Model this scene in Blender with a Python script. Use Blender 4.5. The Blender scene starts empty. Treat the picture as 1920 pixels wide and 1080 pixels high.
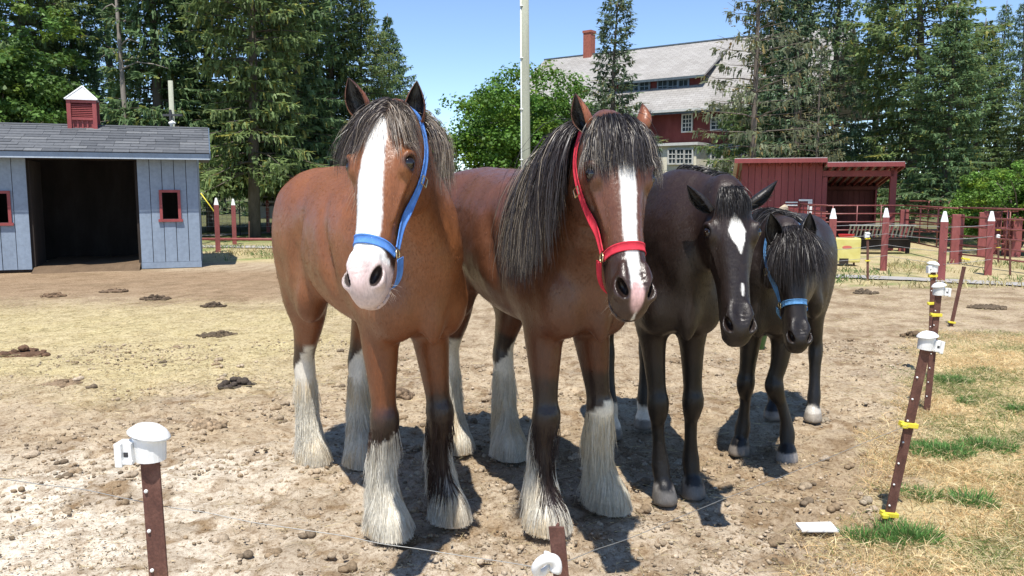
import bpy, bmesh, math, random
import numpy as np
from mathutils import Vector, Matrix, Euler

# ------------------------------------------------------------------ camera, sky, sun, exposure
scene = bpy.context.scene
C = scene.collection
R = math.radians
F_PX, CAM_H, PITCH = 1550.0, 1.58, math.atan(180 / 1550.0)
cam_data = bpy.data.cameras.new("camera")
cam_data.sensor_width = 36.0
cam_data.lens = F_PX / 1920 * 36.0
cam_data.clip_start = 0.05
cam_data.clip_end = 3000.0
cam = bpy.data.objects.new("camera", cam_data)
C.objects.link(cam)
cam.location = (0, 0, CAM_H)
cam.rotation_euler = (math.pi / 2 - PITCH, 0, 0)
scene.camera = cam

SUN_EL, SUN_AZ = 67.0, 5.0           # elevation; the light travels away from the camera, a little to the right
world = bpy.data.worlds.new("World")
scene.world = world
world.use_nodes = True
wn = world.node_tree.nodes
wl = world.node_tree.links
wn.clear()
w_out = wn.new("ShaderNodeOutputWorld")
w_bg = wn.new("ShaderNodeBackground")
w_sky = wn.new("ShaderNodeTexSky")
w_sky.sky_type = 'NISHITA'
w_sky.sun_disc = False
w_sky.sun_elevation = R(SUN_EL)
w_sky.sun_rotation = R(180 + SUN_AZ)
w_sky.altitude = 100
w_sky.air_density = 0.72
w_sky.dust_density = 0.0
w_sky.ozone_density = 3.0
w_bg.inputs["Strength"].default_value = 0.145
wl.new(w_sky.outputs[0], w_bg.inputs[0])
wl.new(w_bg.outputs[0], w_out.inputs[0])

sun_data = bpy.data.lights.new("sun", 'SUN')
sun_data.energy = 4.6
sun_data.angle = R(0.53)
sun_data.color = (1.0, 0.955, 0.88)
sun = bpy.data.objects.new("sun", sun_data)
C.objects.link(sun)
_d = Vector((math.sin(R(SUN_AZ)) * math.cos(R(SUN_EL)), math.cos(R(SUN_AZ)) * math.cos(R(SUN_EL)), -math.sin(R(SUN_EL))))
sun.rotation_euler = _d.to_track_quat('-Z', 'Y').to_euler()
sun.location = (0, 0, 30)

vs = scene.view_settings
vs.view_transform = 'Standard'
vs.look = 'None'
vs.exposure = 0.56
vs.gamma = 1.0
vs.use_curve_mapping = False
scene.cycles.max_bounces = 8
scene.cycles.transparent_max_bounces = 8

# ------------------------------------------------------------------ helpers
rng = np.random.default_rng(7)
random.seed(7)
CP, SP = math.cos(PITCH), math.sin(PITCH)


def at(px, py, Y):
    """point at distance Y that the photograph shows at pixel (px, py)"""
    xc, yc = (px - 960) / F_PX, -(py - 540) / F_PX
    k = Y / (CP + yc * SP)
    return np.array([xc * k, Y, CAM_H + (yc * CP - SP) * k])


def gnd(px, py, z=0.0):
    xc, yc = (px - 960) / F_PX, -(py - 540) / F_PX
    k = (z - CAM_H) / (yc * CP - SP)
    return np.array([xc * k, (CP + yc * SP) * k, z])


def unit(v):
    v = np.asarray(v, float)
    return v / (np.linalg.norm(v, axis=-1, keepdims=True) + 1e-12)


def _hash(ix, iy, iz, seed):
    n = (ix * 73856093) ^ (iy * 19349663) ^ (iz * 83492791) ^ (seed * 2654435761)
    n = (n ^ (n >> 13)) * 1274126177
    n = n & 0x7fffffff
    n = (n ^ (n >> 16))
    return (n & 0xffff) / 65535.0


def vnoise(p, freq=1.0, seed=0):
    """smooth value noise in 0..1 at points p (N,3) or (N,2)"""
    p = np.asarray(p, float) * freq
    if p.shape[1] == 2:
        p = np.column_stack([p, np.zeros(len(p))])
    i = np.floor(p).astype(np.int64)
    f = p - i
    f = f * f * (3 - 2 * f)
    r = 0
    for dx in (0, 1):
        for dy in (0, 1):
            for dz in (0, 1):
                w = (f[:, 0] if dx else 1 - f[:, 0]) * (f[:, 1] if dy else 1 - f[:, 1]) * (f[:, 2] if dz else 1 - f[:, 2])
                r = r + w * _hash(i[:, 0] + dx, i[:, 1] + dy, i[:, 2] + dz, seed)
    return r


def fbm(p, freq=1.0, octs=4, seed=0, gain=0.5):
    a, s, t = 1.0, 0, 0
    for o in range(octs):
        s = s + a * vnoise(p, freq * 2 ** o, seed + o * 17)
        t += a
        a *= gain
    return s / t


def sstep(a, b, x):
    t = np.clip((x - a) / (b - a), 0, 1)
    return t * t * (3 - 2 * t)


def mix(a, b, t):
    t = np.asarray(t)[..., None]
    return a * (1 - t) + b * t


def np_mesh(name, verts, quads=None, tris=None, cols=None, smooth=True):
    """fast mesh from arrays; quads (M,4) and / or tris (K,3); cols (N,3) -> attribute Col"""
    me = bpy.data.meshes.new(name)
    verts = np.asarray(verts, np.float32)
    nq = 0 if quads is None else len(quads)
    nt = 0 if tris is None else len(tris)
    me.vertices.add(len(verts))
    me.vertices.foreach_set("co", verts.ravel())
    idx = []
    if nq:
        idx.append(np.asarray(quads, np.int32).ravel())
    if nt:
        idx.append(np.asarray(tris, np.int32).ravel())
    idx = np.concatenate(idx) if idx else np.zeros(0, np.int32)
    me.loops.add(len(idx))
    me.loops.foreach_set("vertex_index", idx)
    starts = np.concatenate([np.arange(nq) * 4, nq * 4 + np.arange(nt) * 3]).astype(np.int32)
    me.polygons.add(nq + nt)
    me.polygons.foreach_set("loop_start", starts)
    if smooth:
        me.polygons.foreach_set("use_smooth", np.ones(nq + nt, bool))
    me.update(calc_edges=True)
    if cols is not None:
        at_ = me.color_attributes.new("Col", 'FLOAT_COLOR', 'POINT')
        c = np.ones((len(verts), 4), np.float32)
        c[:, :3] = cols
        at_.data.foreach_set("color", c.ravel())
    return me


def link(name, me, mat=None, parent=None, loc=None, rot=None):
    o = bpy.data.objects.new(name, me)
    C.objects.link(o)
    if mat is not None and me is not None and len(me.materials) == 0:
        me.materials.append(mat)
    if parent is not None:
        o.parent = parent
    if loc is not None:
        o.location = [float(x) for x in loc]
    if rot is not None:
        o.rotation_euler = rot
    return o


def tag(o, label=None, cat=None, group=None, kind=None):
    if label:
        o["label"] = label
    if cat:
        o["category"] = cat
    if group:
        o["group"] = group
    if kind:
        o["kind"] = kind
    return o


def thing(name, label, cat, loc=(0, 0, 0), rotz=0.0, group=None):
    o = bpy.data.objects.new(name, None)
    C.objects.link(o)
    o.empty_display_size = 0.1
    o.location = [float(x) for x in loc]
    o.rotation_euler = (0, 0, rotz)
    return tag(o, label, cat, group)


def dup(root, loc=None, rotz=None, label=None, scale=None):
    r = root.copy()
    C.objects.link(r)
    if loc is not None:
        r.location = [float(x) for x in loc]
    if rotz is not None:
        r.rotation_euler = (0, 0, rotz)
    if label:
        r["label"] = label
    if scale is not None:
        r.scale = scale
    for ch in list(root.children):
        c = ch.copy()
        C.objects.link(c)
        c.parent = r
        for g in ch.children:
            d = g.copy()
            C.objects.link(d)
            d.parent = c
    return r


def world_to(root, pts):
    """pts in the local space of an Empty (loc + rotz only)"""
    p = np.asarray(pts, float) - np.array(root.location)
    a = -root.rotation_euler[2]
    c, s = math.cos(a), math.sin(a)
    q = p.copy()
    q[..., 0] = p[..., 0] * c - p[..., 1] * s
    q[..., 1] = p[..., 0] * s + p[..., 1] * c
    return q


class MB:
    """collects boxes, prisms and tubes into one mesh"""

    def __init__(self):
        self.v, self.f = [], []

    def add(self, v, f):
        b = len(self.v)
        self.v += [tuple(map(float, x)) for x in v]
        self.f += [tuple(i + b for i in x) for x in f]
        return self

    def box(self, x0, x1, y0, y1, z0, z1):
        v = [(x0, y0, z0), (x1, y0, z0), (x1, y1, z0), (x0, y1, z0), (x0, y0, z1), (x1, y0, z1), (x1, y1, z1), (x0, y1, z1)]
        return self.add(v, [(0, 3, 2, 1), (4, 5, 6, 7), (0, 1, 5, 4), (1, 2, 6, 5), (2, 3, 7, 6), (3, 0, 4, 7)])

    def hexa(self, v):
        return self.add(v, [(0, 3, 2, 1), (4, 5, 6, 7), (0, 1, 5, 4), (1, 2, 6, 5), (2, 3, 7, 6), (3, 0, 4, 7)])

    def tube(self, pts, r, n=8, caps=True):
        pts = np.asarray(pts, float)
        r = np.broadcast_to(np.asarray(r, float), (len(pts),))
        T = unit(np.gradient(pts, axis=0))
        up = np.array([0, 0, 1.0]) if abs(T[0][2]) < 0.9 else np.array([1.0, 0, 0])
        vs_, fs = [], []
        s = unit(np.cross(T[0], up))
        for i, p in enumerate(pts):
            s = unit(s - T[i] * np.dot(s, T[i]))
            b = np.cross(T[i], s)
            for k in range(n):
                a = 2 * math.pi * k / n
                vs_.append(p + r[i] * (math.cos(a) * s + math.sin(a) * b))
        for i in range(len(pts) - 1):
            for k in range(n):
                k2 = (k + 1) % n
                fs.append((i * n + k, i * n + k2, (i + 1) * n + k2, (i + 1) * n + k))
        if caps:
            fs.append(tuple(range(n))[::-1])
            fs.append(tuple((len(pts) - 1) * n + k for k in range(n)))
        return self.add(vs_, fs)

    def build(self, name, mat, parent=None, loc=None, rot=None, smooth=False, bevel=0.0):
        me = bpy.data.meshes.new(name)
        me.from_pydata(self.v, [], self.f)
        if smooth:
            me.polygons.foreach_set("use_smooth", [True] * len(me.polygons))
        me.update()
        o = link(name, me, mat, parent, loc, rot)
        if bevel:
            m = o.modifiers.new("bevel", 'BEVEL')
            m.width = bevel
            m.segments = 2
            m.limit_method = 'ANGLE'
        return o


# ------------------------------------------------------------------ materials
class NT:
    def __init__(self, name):
        self.m = bpy.data.materials.new(name)
        self.m.use_nodes = True
        self.n = self.m.node_tree.nodes
        self.l = self.m.node_tree.links
        self.p = self.n["Principled BSDF"]
        self.out = self.n["Material Output"]

    def new(self, t, **kw):
        n = self.n.new(t)
        for k, v in kw.items():
            setattr(n, k, v)
        return n

    def attr(self, name):
        return self.new("ShaderNodeAttribute", attribute_name=name).outputs["Color"]

    def coord(self, kind="Object", scale=(1, 1, 1)):
        tc = self.new("ShaderNodeTexCoord")
        mp = self.new("ShaderNodeMapping")
        mp.inputs["Scale"].default_value = scale
        self.l.new(tc.outputs[kind], mp.inputs["Vector"])
        return mp.outputs[0]

    def noise(self, vec, scale, detail=4, rough=0.6, dist=0.0):
        n = self.new("ShaderNodeTexNoise")
        n.inputs["Scale"].default_value = scale
        n.inputs["Detail"].default_value = detail
        n.inputs["Roughness"].default_value = rough
        n.inputs["Distortion"].default_value = dist
        self.l.new(vec, n.inputs["Vector"])
        return n.outputs["Fac"]

    def ramp(self, fac, stops):
        r = self.new("ShaderNodeValToRGB")
        e = r.color_ramp.elements
        while len(e) < len(stops):
            e.new(0.5)
        for el, (p, c) in zip(e, stops):
            el.position = p
            el.color = (c if len(c) == 4 else (*c, 1)) if not isinstance(c, (int, float)) else (c, c, c, 1)
        self.l.new(fac, r.inputs[0])
        return r.outputs[0]

    def mixc(self, a, b, fac, mode='MIX'):
        m = self.new("ShaderNodeMix", data_type='RGBA', blend_type=mode)
        for s, x in ((m.inputs[0], fac), (m.inputs[6], a), (m.inputs[7], b)):
            if isinstance(x, (int, float)):
                s.default_value = x
            elif isinstance(x, tuple):
                s.default_value = (*x, 1) if len(x) == 3 else x
            else:
                self.l.new(x, s)
        return m.outputs[2]

    def bump(self, h, strength=0.5, dist=0.01):
        b = self.new("ShaderNodeBump")
        b.inputs["Strength"].default_value = strength
        b.inputs["Distance"].default_value = dist
        self.l.new(h, b.inputs["Height"])
        self.l.new(b.outputs[0], self.p.inputs["Normal"])
        return b

    def set(self, color=None, rough=None, metal=None, spec=None, **kw):
        for key, val in (("Base Color", color), ("Roughness", rough), ("Metallic", metal), ("Specular IOR Level", spec)):
            if val is None:
                continue
            s = self.p.inputs[key]
            if isinstance(val, (int, float)):
                s.default_value = val
            elif isinstance(val, tuple):
                s.default_value = (*val, 1)
            else:
                self.l.new(val, s)
        for k, v in kw.items():
            self.p.inputs[k.replace("_", " ")].default_value = v
        return self.m


def painted(name, color, rough=0.6, wear=0.25, scale=6.0, dark=None, stretch=(1, 1, 0.25), bump=0.15):
    """painted timber or metal: faded patches, grime streaks, fine grain"""
    t = NT(name)
    v = t.coord("Object", stretch)
    n1 = t.noise(v, scale, 6, 0.65)
    n2 = t.noise(t.coord("Object"), scale * 7, 3, 0.6)
    dk = dark or tuple(c * (1 - wear) for c in color)
    lt = tuple(min(1, c * (1 + wear * 0.7) + 0.01) for c in color)
    c1 = t.ramp(n1, [(0.3, dk), (0.5, color), (0.72, lt)])
    c2 = t.mixc(c1, t.ramp(n2, [(0.35, (0.78,) * 3), (0.6, (1.0,) * 3)]), 0.6, 'MULTIPLY')
    t.bump(n2, bump, 0.004)
    return t.set(color=c2, rough=rough)


def attr_mat(name, rough=0.6, nscale=40.0, namp=0.25, spec=0.5, trans=0.0, bump=0.0):
    t = NT(name)
    a = t.attr("Col")
    n = t.noise(t.coord("Object"), nscale, 3, 0.6)
    c = t.mixc(a, t.ramp(n, [(0.3, (1 - namp,) * 3), (0.7, (1 + namp * 0.4,) * 3)]), 1.0, 'MULTIPLY')
    t.set(color=c, rough=rough, spec=spec)
    if bump:
        t.bump(n, bump, 0.004)
    if trans:
        tr = t.new("ShaderNodeBsdfTranslucent")
        t.l.new(c, tr.inputs[0])
        mx = t.new("ShaderNodeMixShader")
        mx.inputs[0].default_value = trans
        t.l.new(t.p.outputs[0], mx.inputs[1])
        t.l.new(tr.outputs[0], mx.inputs[2])
        t.l.new(mx.outputs[0], t.out.inputs[0])
    return t.m
# ------------------------------------------------------------------ horses: implicit body, one continuous surface
class Field:
    def __init__(self, xs, ys, zs):
        self.ax = [np.asarray(a, np.float32) for a in (xs, ys, zs)]
        self.D = np.full([len(a) for a in self.ax], 1e3, np.float32)

    def sub(self, lo, hi):
        sl = []
        for a, l, h in zip(self.ax, lo, hi):
            i0, i1 = np.searchsorted(a, l), np.searchsorted(a, h)
            if i1 - i0 < 1:
                return None
            sl.append(slice(int(i0), int(i1)))
        g = [self.ax[0][sl[0]][:, None, None], self.ax[1][sl[1]][None, :, None], self.ax[2][sl[2]][None, None, :]]
        return tuple(sl), g

    def union(self, sl, d, k):
        a = self.D[sl]
        if k > 0:
            h = np.maximum(k - np.abs(a - d), 0) / k
            self.D[sl] = np.minimum(a, d) - h * h * (k * 0.25)
        else:
            self.D[sl] = np.minimum(a, d)

    def carve(self, sl, d, k):
        a, d = -self.D[sl], d
        h = np.maximum(k - np.abs(a - d), 0) / k
        self.D[sl] = -(np.minimum(a, d) - h * h * (k * 0.25))

    def tube(self, st, k=0.05, n=5, p=2.0, margin=0.09, group=None):
        """st rows: centre(3), side(3), half width a (along side), half width b. Evaluated densely."""
        st = np.asarray(st, float)
        m = len(st)
        t = np.linspace(0, m - 1, (m - 1) * n + 1)
        i = np.clip(np.floor(t).astype(int), 0, m - 2)
        f = (t - i)[:, None]
        P0, P1, P2, P3 = (st[np.clip(i + o, 0, m - 1)] for o in (-1, 0, 1, 2))
        # end tangents kept sane by mirroring
        P0 = np.where((i == 0)[:, None], 2 * P1 - P2, P0)
        P3 = np.where((i == m - 2)[:, None], 2 * P2 - P1, P3)
        S = 0.5 * ((2 * P1) + (-P0 + P2) * f + (2 * P0 - 5 * P1 + 4 * P2 - P3) * f ** 2 + (-P0 + 3 * P1 - 3 * P2 + P3) * f ** 3)
        c, s, a, b = S[:, :3], unit(S[:, 3:6]), np.maximum(S[:, 6], 0.008), np.maximum(S[:, 7], 0.008)
        r = np.maximum(a, b).max() + margin
        got = self.sub(c.min(0) - r, c.max(0) + r)
        if got is None:
            return
        sl, g = got
        out = np.full([len(x.ravel()) for x in g], 1e3, np.float32)
        o0 = [x.start for x in sl]
        for j in range(len(c) - 1):
            e = c[j + 1] - c[j]
            L = float(np.dot(e, e)) + 1e-12
            rr = max(a[j], b[j], a[j + 1], b[j + 1]) + margin
            q = self.sub(np.minimum(c[j], c[j + 1]) - rr, np.maximum(c[j], c[j + 1]) + rr)
            if q is None:
                continue
            s2, (X, Y, Z) = q
            ls = tuple(slice(x.start - o, x.stop - o) for x, o in zip(s2, o0))
            X, Y, Z = X - np.float32(c[j][0]), Y - np.float32(c[j][1]), Z - np.float32(c[j][2])
            h = np.clip((X * np.float32(e[0]) + Y * np.float32(e[1]) + Z * np.float32(e[2])) / np.float32(L), 0, 1)
            T = unit(e)
            sd = unit(s[j] - T * np.dot(s[j], T))
            bd = np.cross(T, sd)
            x = X * np.float32(sd[0]) + Y * np.float32(sd[1]) + Z * np.float32(sd[2])
            y = X * np.float32(bd[0]) + Y * np.float32(bd[1]) + Z * np.float32(bd[2])
            z = X * np.float32(T[0]) + Y * np.float32(T[1]) + Z * np.float32(T[2]) - h * np.float32(math.sqrt(L))
            A = a[j] + h * np.float32(a[j + 1] - a[j])
            B = b[j] + h * np.float32(b[j + 1] - b[j])
            A = A.astype(np.float32)
            B = B.astype(np.float32)
            Cc = np.minimum(A, B)
            if p == 2.0:
                kk = np.sqrt((x / A) ** 2 + (y / B) ** 2 + (z / Cc) ** 2) + 1e-6
            else:
                kk = (np.abs(x / A) ** p + np.abs(y / B) ** p + np.abs(z / Cc) ** p) ** (1 / p) + 1e-6
            rad = np.sqrt(x * x + y * y + z * z)
            d = np.where(kk < 0.3, -Cc * 0.75, rad * (1 - 1 / kk))
            out[ls] = np.minimum(out[ls], d)
        self.union(sl, out, k)

    def ell(self, c, axes, rad, k=0.05, carve=False, margin=0.09):
        """ellipsoid with orthonormal axes (3x3 rows) and radii"""
        axes, rad = np.asarray(axes, float), np.asarray(rad, float)
        r = rad.max() + margin
        q = self.sub(c - r, c + r)
        if q is None:
            return
        sl, (X, Y, Z) = q
        X, Y, Z = X - np.float32(c[0]), Y - np.float32(c[1]), Z - np.float32(c[2])
        k0 = k1 = 0
        for u, rr in zip(axes, rad):
            w = X * np.float32(u[0]) + Y * np.float32(u[1]) + Z * np.float32(u[2])
            k0 = k0 + (w / np.float32(rr)) ** 2
            k1 = k1 + (w / np.float32(rr * rr)) ** 2
        k0, k1 = np.sqrt(k0) + 1e-6, np.sqrt(k1) + 1e-6
        d = k0 * (k0 - 1) / k1
        if carve:
            self.carve(sl, d, k)
        else:
            self.union(sl, d, k)

    def sample(self, p):
        p = np.asarray(p, np.float32)
        ii, ff = [], []
        for a, c in zip(self.ax, p.T):
            i = np.clip(np.searchsorted(a, c) - 1, 0, len(a) - 2)
            ii.append(i)
            ff.append(np.clip((c - a[i]) / (a[i + 1] - a[i]), 0, 1))
        r = 0
        for dx in (0, 1):
            for dy in (0, 1):
                for dz in (0, 1):
                    w = (ff[0] if dx else 1 - ff[0]) * (ff[1] if dy else 1 - ff[1]) * (ff[2] if dz else 1 - ff[2])
                    r = r + w * np.minimum(self.D[ii[0] + dx, ii[1] + dy, ii[2] + dz], 0.3)
        return r

    def grad(self, p, e=0.006):
        g = []
        for ax in range(3):
            o = np.zeros(3, np.float32)
            o[ax] = e
            g.append(self.sample(p + o) - self.sample(p - o))
        return unit(np.stack(g, 1))

    def project(self, p, off=0.0, it=3):
        for _ in range(it):
            p = p - self.grad(p) * (self.sample(p) - off)[:, None]
        return p

    def surface(self):
        """naive surface nets on the uneven grid"""
        D = self.D
        ins = D < 0
        cnt = np.zeros([n - 1 for n in D.shape], np.int8)
        for dx in (0, 1):
            for dy in (0, 1):
                for dz in (0, 1):
                    cnt += ins[dx:D.shape[0] - 1 + dx, dy:D.shape[1] - 1 + dy, dz:D.shape[2] - 1 + dz]
        act = np.argwhere((cnt > 0) & (cnt < 8))
        idx = -np.ones(cnt.shape, np.int32)
        idx[act[:, 0], act[:, 1], act[:, 2]] = np.arange(len(act))
        acc, num = np.zeros((len(act), 3)), np.zeros(len(act))
        corners = [(a, b, c) for a in (0, 1) for b in (0, 1) for c in (0, 1)]
        for c0 in corners:
            for ax in range(3):
                if c0[ax]:
                    continue
                c1 = list(c0)
                c1[ax] = 1
                i0, i1 = act + c0, act + c1
                d0, d1 = D[i0[:, 0], i0[:, 1], i0[:, 2]], D[i1[:, 0], i1[:, 1], i1[:, 2]]
                m = (d0 < 0) != (d1 < 0)
                t = np.where(m, d0 / np.where(m, d0 - d1, 1), 0)[:, None]
                p0 = np.stack([self.ax[a][i0[:, a]] for a in range(3)], 1)
                p1 = np.stack([self.ax[a][i1[:, a]] for a in range(3)], 1)
                acc += np.where(m[:, None], p0 + t * (p1 - p0), 0)
                num += m
        v = acc / num[:, None]
        quads = []
        for ax in range(3):
            u, w = (ax + 1) % 3, (ax + 2) % 3
            sl0, sl1 = [slice(1, -1)] * 3, [slice(1, -1)] * 3
            sl0[ax], sl1[ax] = slice(0, -1), slice(1, None)
            a0, a1 = ins[tuple(sl0)], ins[tuple(sl1)]
            for flip, msk in ((False, a0 & ~a1), (True, ~a0 & a1)):
                e = np.argwhere(msk)
                off = np.ones(3, int)
                off[ax] = 0
                e = e + off
                q = []
                for du, dw in ((0, 0), (-1, 0), (-1, -1), (0, -1)):
                    o = e.copy()
                    o[:, u] += du
                    o[:, w] += dw
                    q.append(idx[o[:, 0], o[:, 1], o[:, 2]])
                q = np.stack(q, 1)
                if flip:
                    q = q[:, ::-1]
                quads.append(q)
        quads = np.concatenate(quads)
        quads = quads[(quads >= 0).all(1)]
        for _ in range(2):
            v = v - self.grad(v) * np.clip(self.sample(v), -0.004, 0.004)[:, None] * 0.8
        return v.astype(np.float32), quads


def axis_pts(lo, hi, fine, d=0.012, df=0.0055):
    out = [lo]
    while out[-1] < hi:
        x = out[-1]
        out.append(x + (df if fine[0] <= x <= fine[1] else d))
    return np.array(out)


def ribbons(name, paths, width, cols, mat, parent=None, taper=True, seed=0, nrm=None):
    """paths (N,K,3) -> one mesh of thin tapering hair ribbons, folded slightly along the middle"""
    N, K, _ = paths.shape
    r = np.random.default_rng(seed)
    T = unit(np.gradient(paths, axis=1))
    rnd = unit(r.normal(size=(N, 1, 3)))
    base = np.broadcast_to(rnd, paths.shape) if nrm is None else np.cross(T, unit(nrm + 0.8 * rnd))
    s = unit(base - T * (base * T).sum(-1, keepdims=True))
    prof = np.ones(K) if not taper else np.interp(np.linspace(0, 1, K), [0, 0.6, 1], [1, 0.8, 0.12])
    w = np.broadcast_to(np.asarray(width), (N,))[:, None, None] * prof[None, :, None] * 0.5
    v = np.stack([paths - s * w, paths + s * w], 2).reshape(-1, 3)
    base_i = (np.arange(N)[:, None] * K + np.arange(K - 1)[None, :]).ravel() * 2
    quads = np.stack([base_i, base_i + 1, base_i + 3, base_i + 2], 1)
    cc = np.repeat(np.repeat(cols[:, None], K, 1).reshape(-1, 3) if cols.ndim == 2 else cols.reshape(-1, 3), 2, axis=0)
    me = np_mesh(name, v, quads=quads, cols=cc)
    return link(name, me, mat, parent)


def grow(F, roots, d0, K, step, grav=0.5, off=0.004, curl=0.15, seed=0, floor=0.006, clump=30.0):
    """hair paths that fall under gravity and rest on the body"""
    r = np.random.default_rng(seed)
    p = roots.copy()
    d = unit(d0)
    out = [p.copy()]
    st = step if np.ndim(step) else np.full(len(p), step)
    offr = off * (0.4 + 1.6 * r.random(len(p)))
    ph = r.random((len(p), 3)) * 0.02
    for k in range(K - 1):
        n = np.stack([vnoise(roots + ph + k * 0.03, clump, seed + 5 + a) for a in range(3)], 1) - 0.5
        d = unit(d + np.array([0, 0, -grav]) + n * curl)
        q = p + d * st[:, None]
        for _ in range(2):
            dist = F.sample(q)
            push = np.clip(offr - dist, 0, 0.05)
            m = push > 0
            if m.any():
                q[m] += F.grad(q[m]) * push[m][:, None]
        low = q[:, 2] < floor + offr
        q[low, 2] = (floor + offr)[low]
        q[low] = p[low] * .8 + q[low] * .2
        d = unit(0.5 * d + 0.5 * unit(q - p))
        p = q
        out.append(p.copy())
    return np.stack(out, 1)


def strap(F, pts, width, thick, nvec=None, closed=False, off=0.003, centre=None):
    """flat band lying on the body through pts; returns verts, quads"""
    pts = np.asarray(pts, float)
    # resample
    m = len(pts)
    if closed:
        pts = np.vstack([pts, pts[:1]])
    seg = np.linalg.norm(np.diff(pts, axis=0), axis=1)
    cum = np.concatenate([[0], np.cumsum(seg)])
    n = max(8, int(cum[-1] / 0.012))
    u = np.linspace(0, cum[-1], n)
    P = np.stack([np.interp(u, cum, pts[:, i]) for i in range(3)], 1)
    for _ in range(4):
        P[1:-1] = (P[:-2] + 2 * P[1:-1] + P[2:]) / 4
    if centre is not None:
        N = unit(P - centre)
    elif F is not None:
        d = F.sample(P)
        mm = d < off
        P[mm] = F.project(P[mm], off)
        N = F.grad(P)
        for _ in range(5):
            N[1:-1] = unit(N[:-2] + N[1:-1] * 2 + N[2:])
            P[1:-1] = (P[:-2] + 2 * P[1:-1] + P[2:]) / 4
    else:
        N = np.broadcast_to(unit(nvec), P.shape)
    T = unit(np.gradient(P, axis=0))
    W = unit(np.cross(T, N))
    N = unit(np.cross(W, T))
    rows = []
    for a, b in ((-1, 0), (-0.97, 1), (-0.72, 1), (-0.64, .45), (0.64, .45), (0.72, 1), (0.97, 1), (1, 0)):
        q = P + W * (a * width / 2) + N * (b * thick)
        if F is not None and b == 0:
            dd = F.sample(q)
            q = np.where((dd < 0)[:, None], q, q)
        rows.append(q)
    V = np.stack(rows, 1).reshape(-1, 3)
    Q = []
    for i in range(len(P) - 1):
        for k in range(8):
            k2 = (k + 1) % 8
            Q.append((i * 8 + k, i * 8 + k2, (i + 1) * 8 + k2, (i + 1) * 8 + k))
    e = (len(P) - 1) * 8
    for j in (0, e):
        Q += [(j, j + 1, j + 6, j + 7), (j + 1, j + 2, j + 5, j + 6), (j + 2, j + 3, j + 4, j + 5)]
    return V, np.array(Q), P, N


def coat_material(name, rough, sheen, spec, dust):
    t = NT(name)
    a = t.attr("Col")
    v = t.coord("Object")
    n1 = t.noise(v, 5.0, 5, 0.6)
    n2 = t.noise(t.coord("Object", (1, 1, 0.35)), 150.0, 2, 0.5)
    n3 = t.noise(v, 28.0, 4, 0.7)
    c = t.mixc(a, t.ramp(n1, [(0.3, (0.82,) * 3), (0.7, (1.12,) * 3)]), 1.0, 'MULTIPLY')
    c = t.mixc(c, t.ramp(n2, [(0.3, (0.78,) * 3), (0.7, (1.12,) * 3)]), 0.7, 'MULTIPLY')
    c = t.mixc(c, (0.33, 0.26, 0.18), t.ramp(n3, [(0.55, 0.0), (0.85, dust)]), 'MIX')
    t.set(color=c, spec=spec)
    rr = t.ramp(n3, [(0.3, rough - 0.06), (0.7, rough + 0.12)])
    t.l.new(rr, t.p.inputs["Roughness"])
    t.p.inputs["Sheen Weight"].default_value = sheen
    t.p.inputs["Sheen Roughness"].default_value = 0.4
    t.bump(n2, 0.5, 0.003)
    return t.m


M_HAIR = attr_mat("hair", rough=0.42, nscale=60, namp=0.2, spec=0.55, trans=0.12)
M_FUR = attr_mat("coat_fur", rough=.5, nscale=60, namp=.15, spec=.25)
M_HAIRW = attr_mat("feather_hair", rough=0.6, nscale=60, namp=0.15, spec=0.3, trans=0.25)
_t = NT("eye_surface")
M_EYE = _t.set(color=(0.012, 0.007, 0.004), rough=0.06, spec=0.8)
_t = NT("brass")
M_BRASS = _t.set(color=(0.65, 0.55, 0.32), rough=0.35, metal=1.0)


def web_material(name, col):
    t = NT(name)
    v = t.coord("Object")
    w = t.new("ShaderNodeTexWave")
    w.inputs["Scale"].default_value = 120
    w.inputs["Distortion"].default_value = 1.5
    t.l.new(v, w.inputs["Vector"])
    n = t.noise(v, 25, 5, 0.7)
    c = t.ramp(n, [(0.3, tuple(x * 0.72 for x in col)), (0.55, col), (0.8, tuple(min(1, x * 1.25 + 0.05) for x in col))])
    t.bump(w.outputs["Fac"], 0.5, 0.002)
    return t.set(color=c, rough=0.75, spec=0.25)


class Horse:
    pass


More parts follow.
